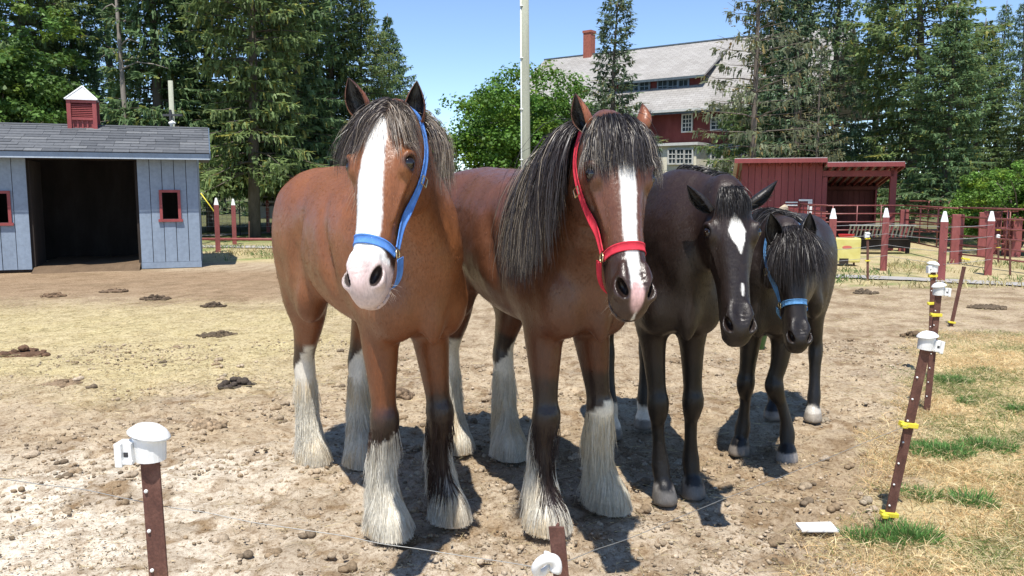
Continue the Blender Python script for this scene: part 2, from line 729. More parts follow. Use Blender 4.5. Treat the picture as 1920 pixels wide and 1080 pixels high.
def build_horse(sp):
    h = Horse()
    FR, FL, HR, HL = (gnd(*sp[k]) for k in ("fr", "fl", "hr", "hl"))
    Fm, Hm = (FR + FL) / 2, (HR + HL) / 2
    fwd = unit((Fm - Hm) * [1, 1, 0])
    left = np.array([-fwd[1], fwd[0], 0.0])
    UP = np.array([0, 0, 1.0])
    s = sp["s"]                      # overall scale, 1 = 1.72 m at the withers
    wl_ = sp.get("wide", 1.0)
    LB = np.linalg.norm((Fm - Hm)[:2])
    ku = sp.get("ku", LB / 1.13)

    shift = np.array([*sp.get("shift", (0, 0)), 0.0])
    rsh = np.array([*sp.get("rshift", (0, 0)), 0.0])

    def L(u, v, z):
        return Fm + shift * min(1.0, max(0.0, 1 + u / .9)) + rsh * min(1.0, max(0.0, -u / .9)) + fwd * u * (ku if u < 0 else s) + left * v * s + UP * z * s
    h.L, h.fwd, h.left, h.s = L, fwd, left, s
    # head frame
    O, Mz = sp["poll"], sp["muzzle"]
    T = unit(Mz - O)
    N = np.asarray(sp["face"], float)
    N = unit(N - T * np.dot(N, T))
    S = np.cross(N, T)
    hs = np.linalg.norm(Mz - O) / 0.68
    h.O, h.T, h.N, h.S, h.hs = O, T, N, S, hs

    def H(t, s_, n):
        return O + hs * (t * T + s_ * S + n * N)
    h.H = H
    allp = np.array([L(-1.5, .5, 0), L(-1.5, -.5, 1.85), L(.5, .5, 0), L(.5, -.5, 1.85), H(-.15, 0, 0), H(.75, .2, .2), H(.75, -.2, -.2), FR, FL, HR, HL])
    lo, hi = allp.min(0) - 0.22, allp.max(0) + 0.22
    lo[2] = -0.05
    hp = np.array([H(-.06, .15, .1), H(-.06, -.15, .1), H(.74, .1, .1), H(.74, -.1, .1), H(.2, 0, -.27)])
    hl_, hh = hp.min(0) - 0.02, hp.max(0) + 0.02
    F = Field(*[axis_pts(lo[i], hi[i], (hl_[i], hh[i]), d=sp.get("res", 0.0145), df=sp.get("resf", 0.0064)) for i in range(3)])
    h.F = F

    # ---- trunk
    def row(c, side, a, b):
        return np.concatenate([c, side, [a, b]])
    tr = [(-1.36, 1.30, .12, .14), (-1.27, 1.36, .25, .25), (-1.08, 1.40, .335, .315), (-.82, 1.38, .335, .33), (-.52, 1.325, .355, .365),
          (-.22, 1.30, .335, .37), (.02, 1.30, .235, .385), (.2, 1.25, .180, .32), (.28, 1.20, .135, .23)]
    bel = sp.get("belly", 1.0)
    F.tube([row(L(u, 0, z), left, a * s * wl_ * (bel if -.9 < u < -.1 else 1), b * s) for u, z, a, b in tr], k=0, n=4, p=2.25, margin=0.12)
    # croup muscles, shoulders, chest
    for sg in (-1, 1):
        F.ell(L(-1.1, sg * .19 * wl_, 1.36), [fwd, left, UP], np.array([.26, .17, .30]) * s, 0.10)
        F.ell(L(-1.2, sg * .2 * wl_, 1.12), [fwd, left, UP], np.array([.17, .125, .28]) * s, 0.10)
        F.ell(L(-.93, sg * .25 * wl_, 1.08), [fwd, left, UP], np.array([.13, .10, .20]) * s, 0.08)
        sh = unit(fwd * 0.45 - UP * 0.9)
        F.ell(L(.03, sg * .155 * wl_, 1.27), [sh, np.cross(sh, left), left], np.array([.33, .15, .068]) * s, 0.07)
        F.ell(L(.20, sg * .125 * wl_, 1.10), [fwd, left, UP], np.array([.14, .105, .17]) * s, 0.07)
    F.ell(L(.33, 0.0, 1.08), [fwd, left, UP], np.array([.07, .05, .16]) * s, 0.06)
    F.ell(L(-.08, 0, 1.60), [fwd, left, UP], np.array([.26, .06, .10]) * s, 0.10)
    for sg in (-1, 1):
        F.ell(L(-.19, sg * .30 * wl_, 1.22), [unit(fwd * .35 - UP), unit(fwd + UP * .35), left], np.array([.26, .03, .012]) * s, 0.06, carve=True)
        F.ell(L(-.86, sg * .345 * wl_, 1.20), [unit(fwd * .5 + UP), unit(fwd - UP * .5), left], np.array([.20, .03, .010]) * s, 0.06, carve=True)
    # ---- neck
    nb = H(.06, 0, -.13)
    e0, e1 = L(.02, 0, 1.36), L(.20, 0, 1.47) if sp.get("neck_up", True) else L(.22, 0, 1.38)
    mid = (e1 + nb) / 2 + UP * sp.get("arch", .03) * s + left * sp.get("neck_bow", 0.0)
    q1 = (e1 * .72 + mid * .28)
    Sn = unit(S)
    hz = unit(left + 0 * Sn)
    nk = sp.get("neck_w", 1.0)
    F.tube([row(e0, hz, .17 * s * nk, .37 * s), row(e1, hz, .140 * s * nk, .30 * s), row(mid, unit(hz + Sn), .125 * s * nk, .225 * s),
            row(nb, Sn, .092 * hs * nk, .15 * hs)], k=0.10, n=6, p=2.1, margin=0.13)
    h.neck = [e0, e1, mid, nb]
    # ---- legs
    legs = []
    fw = sp.get("feather", {})
    for key, hoof, sg, front in (("fr", FR, -1, 1), ("fl", FL, 1, 1), ("hr", HR, -1, 0), ("hl", HL, 1, 0)):
        if front:
            A = L(.03, sg * .130 * wl_, 1.08)
            zA = 1.08 * s
            prof = [(1.08, 0, .095, .145), (.96, .0, .084, .128), (.84, .01, .073, .102), (.70, .02, .059, .078), (.61, .03, .056, .064), (.545, .038, .066, .072),
                    (.48, .022, .056, .060), (.42, .0, .040, .050), (.30, .0, .039, .050), (.21, .0, .052, .06), (.165, .01, .054, .06), (.115, .03, .048, .052), (.08, .04, .064, .070), (.02, .055, .078, .088)]
        else:
            A = L(-1.12, sg * .2 * wl_, 1.12)
            zA = 1.12 * s
            prof = [(1.12, .02, .105, .19), (.98, .03, .095, .165), (.86, .01, .08, .125), (.76, -.03, .066, .095), (.66, -.065, .056, .078), (.59, -.075, .06, .082), (.53, -.06, .058, .074),
                    (.44, -.045, .048, .058), (.32, -.03, .046, .054), (.21, -.01, .054, .062), (.165, .0, .054, .06), (.115, .02, .048, .052), (.08, .03, .064, .070), (.02, .045, .078, .088)]
        lt = sp.get("leg_w", 1.0)
        pose = sp.get("pose", {}).get(key, [])
        rows, axis = [], []
        for z, du, a, b in prof:
            f = 1 - (z * s) / zA
            c = A * (1 - f) + hoof * f
            c[2] = z * s
            for pz, pu, pv in pose:     # gaussian offsets
                g = math.exp(-((z - pz) / 0.16) ** 2)
                c = c + fwd * pu * g + left * pv * g
            c = c + fwd * (du - (.055 if front else .045) * f) * s
            kk = lt if z < .95 else 1
            rows.append(row(c, left, a * s * kk, b * s * kk))
            axis.append(c)
        F.tube(rows, k=0.055, n=4, margin=0.1)
        legs.append((key, np.array(axis), hoof, sg, front))
        if key in fw:
            amt = fw[key]
            ax = np.array(axis)

            def cz(z):
                return np.array([np.interp(-z, -ax[:, 2], ax[:, i]) for i in range(2)] + [z])
            bell = [(.50, -.01, .044, .050), (.42, -.02, .044, .056), (.33, -.025, .047, .062), (.25, -.022, .050, .068), (.18, -.015, .057, .078), (.12, -.005, .070, .094), (.06, .0, .088, .114), (.015, .0, .086, .112)]
            F.tube([row(cz(z * s) + fwd * (du + .01) * s, left, a * s * amt, b * s * amt) for z, du, a, b in bell], k=0.03, n=4)
    h.legs = legs

    # ---- head
    wh = sp.get("head_w", 1.0)
    hd = [(-.02, .000, -.13, .060), (.03, .035, -.16, .086), (.10, .055, -.19, .104), (.17, .060, -.205, .112), (.235, .060, -.20, .104), (.31, .056, -.175, .088), (.39, .052, -.145, .074),
          (.47, .050, -.125, .068), (.545, .048, -.110, .067), (.61, .046, -.100, .066), (.655, .036, -.092, .063), (.683, .016, -.080, .050)]
    F.tube([row(H(t, 0, (a + b) / 2), S, w * hs * wh, (a - b) / 2 * hs) for t, a, b, w in hd], k=0.06, n=4, p=2.5, margin=0.08)
    # cheeks / jaw plates
    for sg in (-1, 1):
        F.ell(H(.20, sg * .058 * wh, -.165), [T, S, N], np.array([.125, .045, .115]) * hs, 0.035)
        # orbit, ridge above the eye
        F.ell(H(.212, sg * .097 * wh, .010), [T, S, N], np.array([.052, .028, .038]) * hs, 0.028)
        F.ell(H(.189, sg * .112 * wh, .012), [unit(T + .5 * sg * S), unit(np.cross(T, S)), S], np.array([.020, .034, .014]) * hs, 0.015)
        # hollow above the eye and along the cheek
        F.ell(H(.140, sg * .112 * wh, .03), [T, S, N], np.array([.022, .010, .02]) * hs, 0.02, carve=True)
        # facial crest
        F.tube([row(H(.25, sg * .098 * wh, -.01), S, .012 * hs, .012 * hs), row(H(.33, sg * .080 * wh, -.015), S, .011 * hs, .012 * hs), row(H(.41, sg * .066 * wh, -.015), S, .008 * hs, .009 * hs)], k=0.022)
        F.ell(H(.40, sg * .082 * wh, -.055), [T, S, N], np.array([.10, .012, .028]) * hs, 0.035, carve=True)
        # nostril wings
        F.ell(H(.632, sg * .046 * wh, .026), [unit(T + .35 * sg * S), unit(S - .35 * sg * T), N], np.array([.048, .030, .032]) * hs, 0.02)
        F.ell(H(.60, sg * .04 * wh, .045), [T, S, N], np.array([.05, .018, .014]) * hs, 0.025)
    # nasal ridge flat between the wings, muzzle end, lips and chin
    F.ell(H(.655, 0, .0), [T, S, N], np.array([.049, .055, .053]) * hs, 0.03)
    F.ell(H(.672, 0, -.055), [T, S, N], np.array([.045, .050, .035]) * hs, 0.02)
    F.ell(H(.645, 0, -.098), [T, S, N], np.array([.040, .036, .026]) * hs, 0.02)
    # eyes: socket, nostril holes, mouth line
    for sg in (-1, 1):
        F.ell(H(.214, sg * .122 * wh, .016), [T, S, N], np.array([.021, .020, .029]) * hs, 0.006, carve=True)
        a1 = unit(T * 1.0 - sg * S * 0.35)
        nv = unit(N + sg * .75 * S)
        a2 = unit(np.cross(nv, a1))
        F.ell(H(.640, sg * .056 * wh, .047), [a1, a2, nv], np.array([.036, .0165, .040]) * hs, 0.010, carve=True)
    for sg in (-1, 1):
        F.tube([row(H(.708, 0, -.036), N, .0035, .010), row(H(.69, sg * .042 * wh, -.052), N, .0035, .010), row(H(.64, sg * .066 * wh, -.068), N, .0035, .008)], k=0) if False else None
        for tt, ss, nn in ((.712, .0, -.036), (.706, .025, -.040), (.69, .045, -.046), (.665, .058, -.055), (.635, .066, -.063)):
            F.ell(H(tt, sg * ss * wh, nn), [S, T, N], np.array([.019, .017, .0055]) * hs, 0.006, carve=True)
    # body ground plane
    F.D = np.maximum(F.D, (0.002 - F.ax[2])[None, None, :])

    v, quads = F.surface()
    ed = np.concatenate([quads[:, [0, 1]], quads[:, [1, 2]], quads[:, [2, 3]], quads[:, [3, 0]]])
    deg = np.bincount(ed[:, 0], minlength=len(v)).astype(float)[:, None]
    rl = v - O
    wgt = sstep(.85 * s, 1.0 * s, v[:, 2]) * sstep(.02, .10, np.maximum(np.linalg.norm(rl - np.clip(rl @ T, 0, .75 * hs)[:, None] * T, axis=1) - .26 * hs, 0) + .0)
    v = v.astype(float)
    for _ in range(14):
        acc = np.stack([np.bincount(ed[:, 0], weights=v[ed[:, 1], a], minlength=len(v)) for a in range(3)], 1) / np.maximum(deg, 1)
        v = v + (acc - v) * (wgt * .8)[:, None]
    nrm_ = F.grad(v.astype(np.float32))
    ww = wgt * sstep(.9, 1.1, v[:, 2] / s)
    v = v + nrm_ * (((fbm(v, 7, 3, 71) - .5) * .016 + (fbm(v * np.array([1, 1, .5]), 22, 2, 72) - .5) * .004) * ww)[:, None]
    hm_ = sstep(.52, .6, rl @ T / hs)
    wr = np.sin((rl @ T) / hs * 330 + fbm(v, 30, 2, 74) * 7) * sstep(.585, .60, rl @ T / hs) * sstep(.650, .635, rl @ T / hs) * sstep(.045, .02, np.abs(rl @ S / hs)) * (rl @ N / hs > 0)
    v = v + nrm_ * (wr * .0011 + (fbm(v, 55, 2, 75) - .5) * .0022 * hm_)[:, None]
    # ---- coat colour
    rel = v - O
    ht, hsd, hn = rel @ T / hs, rel @ S / hs, rel @ N / hs
    headm = (ht > -.05) & (ht < .80) & (np.abs(hsd) < .17) & (hn > -.30) & (hn < .15)
    base = np.array(sp["coat"])
    dark = np.array(sp["points"])
    nz = fbm(v, 9, 3, 3)
    nf = fbm(v, 60, 2, 9)
    col = np.tile(base, (len(v), 1))
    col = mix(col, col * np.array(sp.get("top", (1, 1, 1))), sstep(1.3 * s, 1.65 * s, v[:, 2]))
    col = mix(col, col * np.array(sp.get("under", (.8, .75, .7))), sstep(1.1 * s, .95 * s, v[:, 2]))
    lu = (v - Fm) @ fwd
    # dark legs
    lz = np.full(len(v), 9.0)
    lid = np.zeros(len(v), int)
    ldu = np.zeros(len(v))
    ldv = np.zeros(len(v))
    best = np.full(len(v), 9.0)
    lowv = v[:, 2] < 1.05 * s
    for i, (key, ax, hoof, sg, front) in enumerate(legs):
        cx = np.interp(-v[:, 2], -ax[:, 2], ax[:, 0])
        cy = np.interp(-v[:, 2], -ax[:, 2], ax[:, 1])
        d = np.hypot(v[:, 0] - cx, v[:, 1] - cy)
        m = d < best
        best[m], lid[m] = d[m], i
        ldu[m] = ((v[:, 0] - cx) * fwd[0] + (v[:, 1] - cy) * fwd[1])[m]
        ldv[m] = ((v[:, 0] - cx) * left[0] + (v[:, 1] - cy) * left[1])[m]
    legm = lowv & (best < .3) & ~(headm & (ht > .3))
    for i, (key, ax, hoof, sg, front) in enumerate(legs):
        m = legm & (lid == i)
        cfg = sp["legs"][key]
        zr = v[m, 2] / s
        z = zr + (nz[m] - .5) * .12 + (nf[m] - .5) * .05
        c = col[m]
        c = mix(c, np.tile(dark, (len(c), 1)), sstep(cfg["dark"] + .10, cfg["dark"] - .08, z) * sstep(.17, .11, best[m] + 1.0 * np.maximum(zr - .68, 0)))
        if "white" in cfg:
            wz = cfg["white"] + cfg.get("wu", 0) * ldu[m] / .06 + cfg.get("wv", 0) * ldv[m] / .06
            wcol = np.array(cfg.get("wcol", (.72, .67, .57)))
            grime = mix(np.tile(wcol, (len(c), 1)), np.tile(np.array([.50, .38, .22]), (len(c), 1)), sstep(.5, .75, nz[m]) * sstep(.5, .1, z) * .55)
            c = mix(c, grime, sstep(wz + .012, wz - .012, z) * sstep(.74, .70, zr))
        if "strip" in cfg:     # dark stripe down the front of a white leg
            sv, sw, sz = cfg["strip"]
            c = mix(c, np.tile(dark, (len(c), 1)), sstep(sw, sw * .6, np.abs(ldv[m] - sv) + (nf[m] - .5) * .03) * sstep(sz - .03, sz + .05, z) * (ldu[m] > -.03) * sstep(cfg["dark"] + .02, cfg["dark"] - .05, z))
        if key not in fw:      # bare hoof
            hcol = np.array(cfg.get("hoof", (.16, .14, .12)))
            ring = v[m, 2] / s + (nf[m] - .5) * .01
            c = mix(c, np.tile(hcol, (len(c), 1)) * (0.8 + .4 * nf[m][:, None]), sstep(.082, .070, ring))
        col[m] = c
    # head markings
    m = headm
    t_, s_, n_ = ht[m], hsd[m] / wh, hn[m]
    e = (fbm(v[m], 40, 3, 13) - .5) * .008 + (nz[m] - .5) * .008
    hc = col[m]
    mk = sp["head_marks"]
    hc = mix(hc, np.tile(dark * 1.15, (len(hc), 1)), sstep(mk.get("dark_from", .50), mk.get("dark_from", .50) + .08, t_ + e * 2) * mk.get("dark_muzzle", .8))
    # dark skin round the eyes
    de = np.sqrt(((t_ - .214) / .036) ** 2 + ((np.abs(s_) - .118) / .05) ** 2 + ((n_ - .014) / .042) ** 2)
    hc = mix(hc, np.tile(dark * .9, (len(hc), 1)), sstep(1.05, .75, de) * .85)
    if "blaze" in mk:
        bt = np.array(mk["blaze"])      # rows: t, centre, half width
        cen, hw = np.interp(t_, bt[:, 0], bt[:, 1]), np.interp(t_, bt[:, 0], bt[:, 2])
        w = sstep(.004, -.004, np.abs(s_ - cen) - hw + e) * (n_ > mk.get("nmin", -.02)) * (hw > .001)
        hc = mix(hc, np.tile(np.array(mk.get("white", (.80, .78, .74))), (len(hc), 1)), w * mk.get("blaze_amt", 1.0))
        hc = np.where((w > .4)[:, None] & (t_ > .3)[:, None], hc * (0.93 + .12 * nz[m][:, None]), hc)
    if "pink" in mk:
        pt, pw, pc = mk["pink"]
        d = np.sqrt(((t_ - pt) / .052) ** 2 + ((s_ - pc) / pw) ** 2) + (nz[m] - .5) * .5
        hc = mix(hc, np.tile(np.array([.58, .36, .34]), (len(hc), 1)), sstep(1.15, .75, d) * (n_ > -.03))
    if "pale_muzzle" in mk:
        pm = sstep(mk["pale_muzzle"], mk["pale_muzzle"] + .03, t_ + e * 2) * (n_ > -.2)
        hc = mix(hc, np.tile(np.array([.64, .49, .455]), (len(hc), 1)), pm * .9)
    if "snip_lip" in mk:
        hc = mix(hc, np.tile(np.array([.52, .34, .24]), (len(hc), 1)), sstep(.66, .69, t_) * sstep(-.05, -.075, n_) * .8)
    # nostril insides
    for sg in (-1, 1):
        a1 = unit(T * 1.0 - sg * S * 0.35)
        nv = unit(N + sg * .75 * S)
        a2 = unit(np.cross(nv, a1))
        q = (v[m] - H(.640, sg * .056 * wh, .047)) / hs
        kk = np.sqrt((q @ a1 / .036) ** 2 + (q @ a2 / .0165) ** 2 + (q @ nv / .040) ** 2)
        inside = sstep(1.22, 1.02, kk)
        hc = mix(hc, np.tile(np.array([.02, .012, .01]), (len(hc), 1)), inside * .95)
    col[m] = hc
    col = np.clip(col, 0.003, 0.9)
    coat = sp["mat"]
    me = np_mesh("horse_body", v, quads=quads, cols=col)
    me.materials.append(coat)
    root = bpy.data.objects.new(sp["name"], me)
    C.objects.link(root)
    tag(root, sp["label"], "horse", sp.get("group"))
    h.root = root
    # ---- eyes
    for sg in (-1, 1):
        bm = bmesh.new()
        bmesh.ops.create_uvsphere(bm, u_segments=20, v_segments=14, radius=.0255 * hs)
        em = bpy.data.meshes.new("eye")
        bm.to_mesh(em)
        bm.free()
        em.polygons.foreach_set("use_smooth", [True] * len(em.polygons))
        link("eye", em, M_EYE, root, loc=H(.215, sg * .1055 * wh, .013))
    # ---- ears
    for base_p, tip_p, open_dir, wd in sp["ears"]:
        ear_mesh(h, base_p, tip_p, open_dir, wd, sp)
    return h


def ear_mesh(h, base_p, tip_p, open_dir, wd, sp):
    ax = tip_p - base_p
    Ln = np.linalg.norm(ax)
    A = ax / Ln
    o = unit(np.asarray(open_dir, float) - A * np.dot(open_dir, A))   # opening direction
    sd = np.cross(A, o)
    nv, nu = 14, 15
    tt = np.linspace(0, 1, nv)
    wprof = np.interp(tt, [0, .12, .35, .55, .75, .9, 1.0], [.62, .80, 1.0, .92, .62, .30, .03]) * wd
    gap = np.interp(tt, [0, .15, .4, 1.0], [0.25, .8, 1.05, 1.35])   # half opening angle
    outv, cols = [], []
    edge, inner = np.array(sp.get("ear_out", sp["coat"])), np.array(sp.get("ear_in", (.012, .010, .009)))
    for layer in (0, 1):
        for i, t in enumerate(tt):
            c = base_p + A * (t * Ln) + o * (-.010 + .016 * math.sin(t * 3.0) - .010 * t)
            for j in range(nu):
                a = (-1 + 2 * j / (nu - 1)) * (math.pi - gap[i])
                r = wprof[i] - (.0035 if layer else 0)
                # angle measured from the back of the ear
                x = math.sin(a) * r
                y = -math.cos(a) * r * .85
                outv.append(c + sd * x + o * y)
                f = abs(-1 + 2 * j / (nu - 1))
                if layer:
                    cc = inner * (1 - .3 * (f > .9)) + edge * (.6 * max(0, f - .8) * 5 * .4)
                else:
                    cc = edge * (1 - .75 * max(0, (t - .6) / .4))
                cols.append(cc)
    def ix(l, i, j):
        return l * nv * nu + i * nu + j
    q = []
    for i in range(nv - 1):
        for j in range(nu - 1):
            q.append((ix(0, i, j), ix(0, i + 1, j), ix(0, i + 1, j + 1), ix(0, i, j + 1)))
            q.append((ix(1, i, j), ix(1, i, j + 1), ix(1, i + 1, j + 1), ix(1, i + 1, j)))
        for j in (0, nu - 1):
            q.append((ix(0, i, j), ix(1, i, j), ix(1, i + 1, j), ix(0, i + 1, j)))
    me = np_mesh("ear", outv, quads=np.array(q), cols=np.clip(np.array(cols), .003, .9))
    e = link("ear", me, sp["mat"], h.root)
    # hair inside the ear
    r = np.random.default_rng(5)
    n = 260
    t = r.random(n) * .6 + .02
    a = (r.random(n) * 2 - 1) * 1.9
    w = np.interp(t, tt, wprof) * .8
    roots = base_p + A * (t * Ln)[:, None] + sd * (np.sin(a) * w)[:, None] + o * (-np.cos(a) * w * .8)[:, None]
    d = unit(o * .5 + A * 1.0 + r.normal(size=(n, 3)) * .25)
    K = 4
    path = roots[:, None] + d[:, None] * (np.linspace(0, 1, K)[None, :, None] * (.02 + .02 * r.random(n))[:, None, None])
    cc = np.tile(inner * 1.2, (n, 1)) * (.7 + .8 * r.random((n, 1)))
    ribbons("ear_hair", path, .0018, cc, M_HAIR, e, seed=3)
    return e


def hair_cols(n, stops, seed, light=None, pl=0.0, light_mask=None):
    r = np.random.default_rng(seed)
    a, b = np.array(stops[0]), np.array(stops[1])
    c = a + (b - a) * r.random((n, 1))
    c *= (.75 + .5 * r.random((n, 1)))
    if light is not None:
        pick = r.random(n) < (pl if light_mask is None else light_mask)
        c[pick] = np.array(light) * (.6 + .6 * r.random((pick.sum(), 1)))
    return c


def feather(h, sp):
    """long leg hair on the feathered legs, one part per leg"""
    s, F = h.s, h.F
    for i, (key, ax, hoof, sg, front) in enumerate(h.legs):
        if key not in sp.get("feather", {}):
            continue
        amt = sp["feather"][key]
        r = np.random.default_rng(11 + i)
        n = int((7600 if front else 5200) * sp.get("fden", 1.0))
        z = (r.random(n) * .47 + .05) * s
        th = r.random(n) * 2 * math.pi
        cx = np.interp(-z, -ax[:, 2], ax[:, 0])
        cy = np.interp(-z, -ax[:, 2], ax[:, 1])
        cfg = sp["legs"][key]
        dirs = np.cos(th)[:, None] * h.fwd + np.sin(th)[:, None] * h.left
        roots = np.stack([cx, cy, z], 1) + dirs * .045 * s
        # march out to the surface
        for _ in range(14):
            d = F.sample(roots)
            roots = roots + dirs * np.clip(-d, -.01, .02)[:, None]
        back = np.clip(-np.cos(th), 0, 1)
        # thin at the front above the fetlock
        keep = (z < .30 * s) | (r.random(n) < .35 + .65 * back)
        roots, dirs, z, th, back = roots[keep], dirs[keep], z[keep], th[keep], back[keep]
        n = len(roots)
        cl_ = vnoise(np.stack([np.cos(th) * 1.5, np.sin(th) * 1.5, z * 9 / s + i * 5], 1), 2.6, 30 + i)
        d0 = dirs * (.03 + .55 * np.clip(cl_ - .4, 0, 1)[:, None] + .10 * r.random((n, 1)) + .30 * (z < .2 * s)[:, None]) + np.array([0, 0, -1.0])
        step = (.010 + .011 * r.random(n)) * s * (1 + .3 * back) * amt
        paths = grow(F, roots, d0, 7, step * 1.35, grav=.40, off=.0045, curl=.55, seed=20 + i, floor=.004, clump=38)
        ldu, ldv = np.cos(th) * .06, np.sin(th) * .06
        wz = cfg.get("white", -1) + cfg.get("wu", 0) * ldu / .06 + cfg.get("wv", 0) * ldv / .06
        zz = z / s + (r.random(n) - .5) * .05
        white = np.array(cfg.get("wcol", (.80, .76, .66)))
        cw = white * (.82 + .3 * r.random((n, 1)))
        g = vnoise(roots, 14, 4)
        cw = mix(cw, cw * np.array([.88, .72, .48]), sstep(.55, .85, g) * .6)
        mud = sstep(.16, .06, z / s) * sstep(.35, .7, vnoise(roots, 20, 8))
        cw = mix(cw, np.tile(np.array([.42, .33, .22]), (n, 1)), mud * .55)
        cd = np.array(sp["points"]) * (1.2 + .8 * r.random((n, 1))) + .004
        iswhite = zz < wz
        if "strip" in cfg:
            sv, sw, sz = cfg["strip"]
            iswhite &= ~((np.abs(ldv - sv) < sw * .9) & (zz > sz) & (ldu > -.035))
        cc = np.where(iswhite[:, None], cw, cd)
        keep2 = iswhite | (r.random(n) < .35)
        o = ribbons("feather", paths[keep2], (.0013 + .0014 * r.random(n))[keep2], cc[keep2], M_HAIRW, h.root, seed=i)
        if iswhite.mean() > .5:
            o["label"] = "long off white feather over the hoof"


def halter(h, label, mat, cfg):
    F, H = h.F, h.H
    root = thing("halter", label, "halter", H(.5, 0, .05), 0, None)
    base = np.array(root.location)
    wid = cfg.get("w", .034)

    def ringpt(t, ang, off=.004, dt=0.0, cn=-.03):
        """surface point round the head at station t; ang 0 = front, + = horse's left"""
        c = H(t, 0, cn)
        d = unit(math.cos(ang) * h.N + math.sin(ang) * h.S + dt * h.T)
        p = np.array([c])
        for _ in range(60):
            dd = F.sample(p)
            if dd[0] > off:
                break
            p = p + d * max(.002, min(.02, -dd[0]))
        return p[0]

    def add(name, pts, w=wid, th=.0035, off=.004, centre=None):
        V, Q, P, N = strap(F, pts, w, th, off=off, centre=centre)
        me = np_mesh(name, V - base, quads=Q, smooth=False)
        o = link(name, me, mat, root)
        return o
    tn, slope = cfg["t"], cfg.get("slope", 0.0)
    angs = np.linspace(-1.75, 1.75, 23)
    add("noseband", [ringpt(tn + abs(a) ** 2 * cfg.get("sag", .0) + slope * math.sin(a), a) for a in angs])
    # rings at both cheeks, cheek straps up behind the eyes to the poll, chin strap hanging below
    for sg in (-1, 1):
        a0 = 1.80
        rp = ringpt(tn + cfg.get("sag", 0) * 3.2 + slope * sg, sg * a0, .008)
        nrm = F.grad(np.array([rp]))[0]
        t1 = unit(np.cross(nrm, h.S * 0 + h.T))
        t2 = unit(np.cross(nrm, t1))
        loop = [rp + .018 * (math.cos(q) * t1 + math.sin(q) * t2) + nrm * .004 for q in np.linspace(0, 2 * math.pi, 17)]
        b = MB().tube(np.array(loop) - base, .0032, 6, caps=False)
        b.build("ring", M_BRASS, root, smooth=True)
        up = [rp - h.T * .018 * h.hs]
        for t, a in ((tn - .10, 1.86), (tn - .19, 1.93), (tn - .28, 1.95)):
            up.append(ringpt(t, sg * a, .006, cn=-.05))
        for t, a in ((.13, 1.85), (.06, 1.75), (.01, 1.55)):
            up.append(ringpt(t, sg * a, .008, cn=-.07))
        add("cheek_strap", up)
        # buckle on the cheek strap
        bp = ringpt(.235, sg * 1.93, .012, cn=-.05)
        bn = F.grad(np.array([bp]))[0]
        b1 = unit(np.cross(bn, h.T))
        b2 = unit(np.cross(bn, b1))
        rect = [bp + bn * .004 + b1 * x * .019 + b2 * y * .016 for x, y in ((-1, -1), (1, -1), (1, 1), (-1, 1), (-1, -1))]
        MB().tube(np.array(rect) - base, .0026, 6).build("buckle", M_BRASS, root)
        h.__dict__.setdefault("rings", []).append(rp)
    # crown strap over the poll behind the ears
        # crown passes behind: use angles through the back of the ears
    add("crown_strap", [H(.012 - .025 * math.cos(q), math.sin(q) * .092, -.085 + math.cos(q) * .03) for q in np.linspace(-1.6, 1.6, 13)], off=.006)
    # loose chin strap: hangs behind the jaw
    r0, r1 = h.rings[-2], h.rings[-1]
    drop = cfg.get("drop", .07)
    pts = []
    for q in np.linspace(0, 1, 15):
        e = math.sin(q * math.pi)
        pts.append(r0 * (1 - q) + r1 * q + (-h.N * (.09) * e ** .6 + h.T * drop * e ** .6) * h.hs + h.T * .014 + h.S * (.014 * math.cos(q * math.pi)) * -1)
    add("chin_strap", pts, off=.006, centre=H(tn - .03, 0, -.02))
    return root
# ------------------------------------------------------------------ ground
def graded(lo, hi, f0, f1, d, grow_):
    out = [f0]
    while out[-1] < f1:
        out.append(out[-1] + d)
    st = d
    while out[-1] < hi:
        st *= grow_
        out.append(out[-1] + st)
    st = d
    left_ = []
    x = f0
    while x > lo:
        st *= grow_
        x -= st
        left_.append(x)
    return np.array(left_[::-1] + out)


G_A, G_B = gnd(1555, 1080), gnd(1735, 560)      # edge between bare paddock and dry grass on the right


def grass_side(x, y):
    """>0 on the dry grass side of the electric fence line"""
    e = G_A[0] + (G_B[0] - G_A[0]) * np.clip((y - G_A[1]) / (G_B[1] - G_A[1]), -0.3, 1.12)
    return x - e


def ground_h(p):
    x, y = p[:, 0], p[:, 1]
    near = sstep(14, 8, y) * sstep(9, 6, np.abs(x))
    q = p[:, :2]
    h = (fbm(q, 1.1, 3, 1) - .5) * .05
    lump = np.abs(fbm(q, 7, 3, 2) - .5) * 2
    h = h + ((fbm(q, 5, 3, 5) - .5) * .05 - lump * .012 + (fbm(q, 22, 2, 8) - .5) * .030) * near
    h = h * (.35 + .65 * near)
    far = sstep(14, 60, y)
    h = h + far * (fbm(q, .05, 2, 12) - .5) * .2
    return h - .012


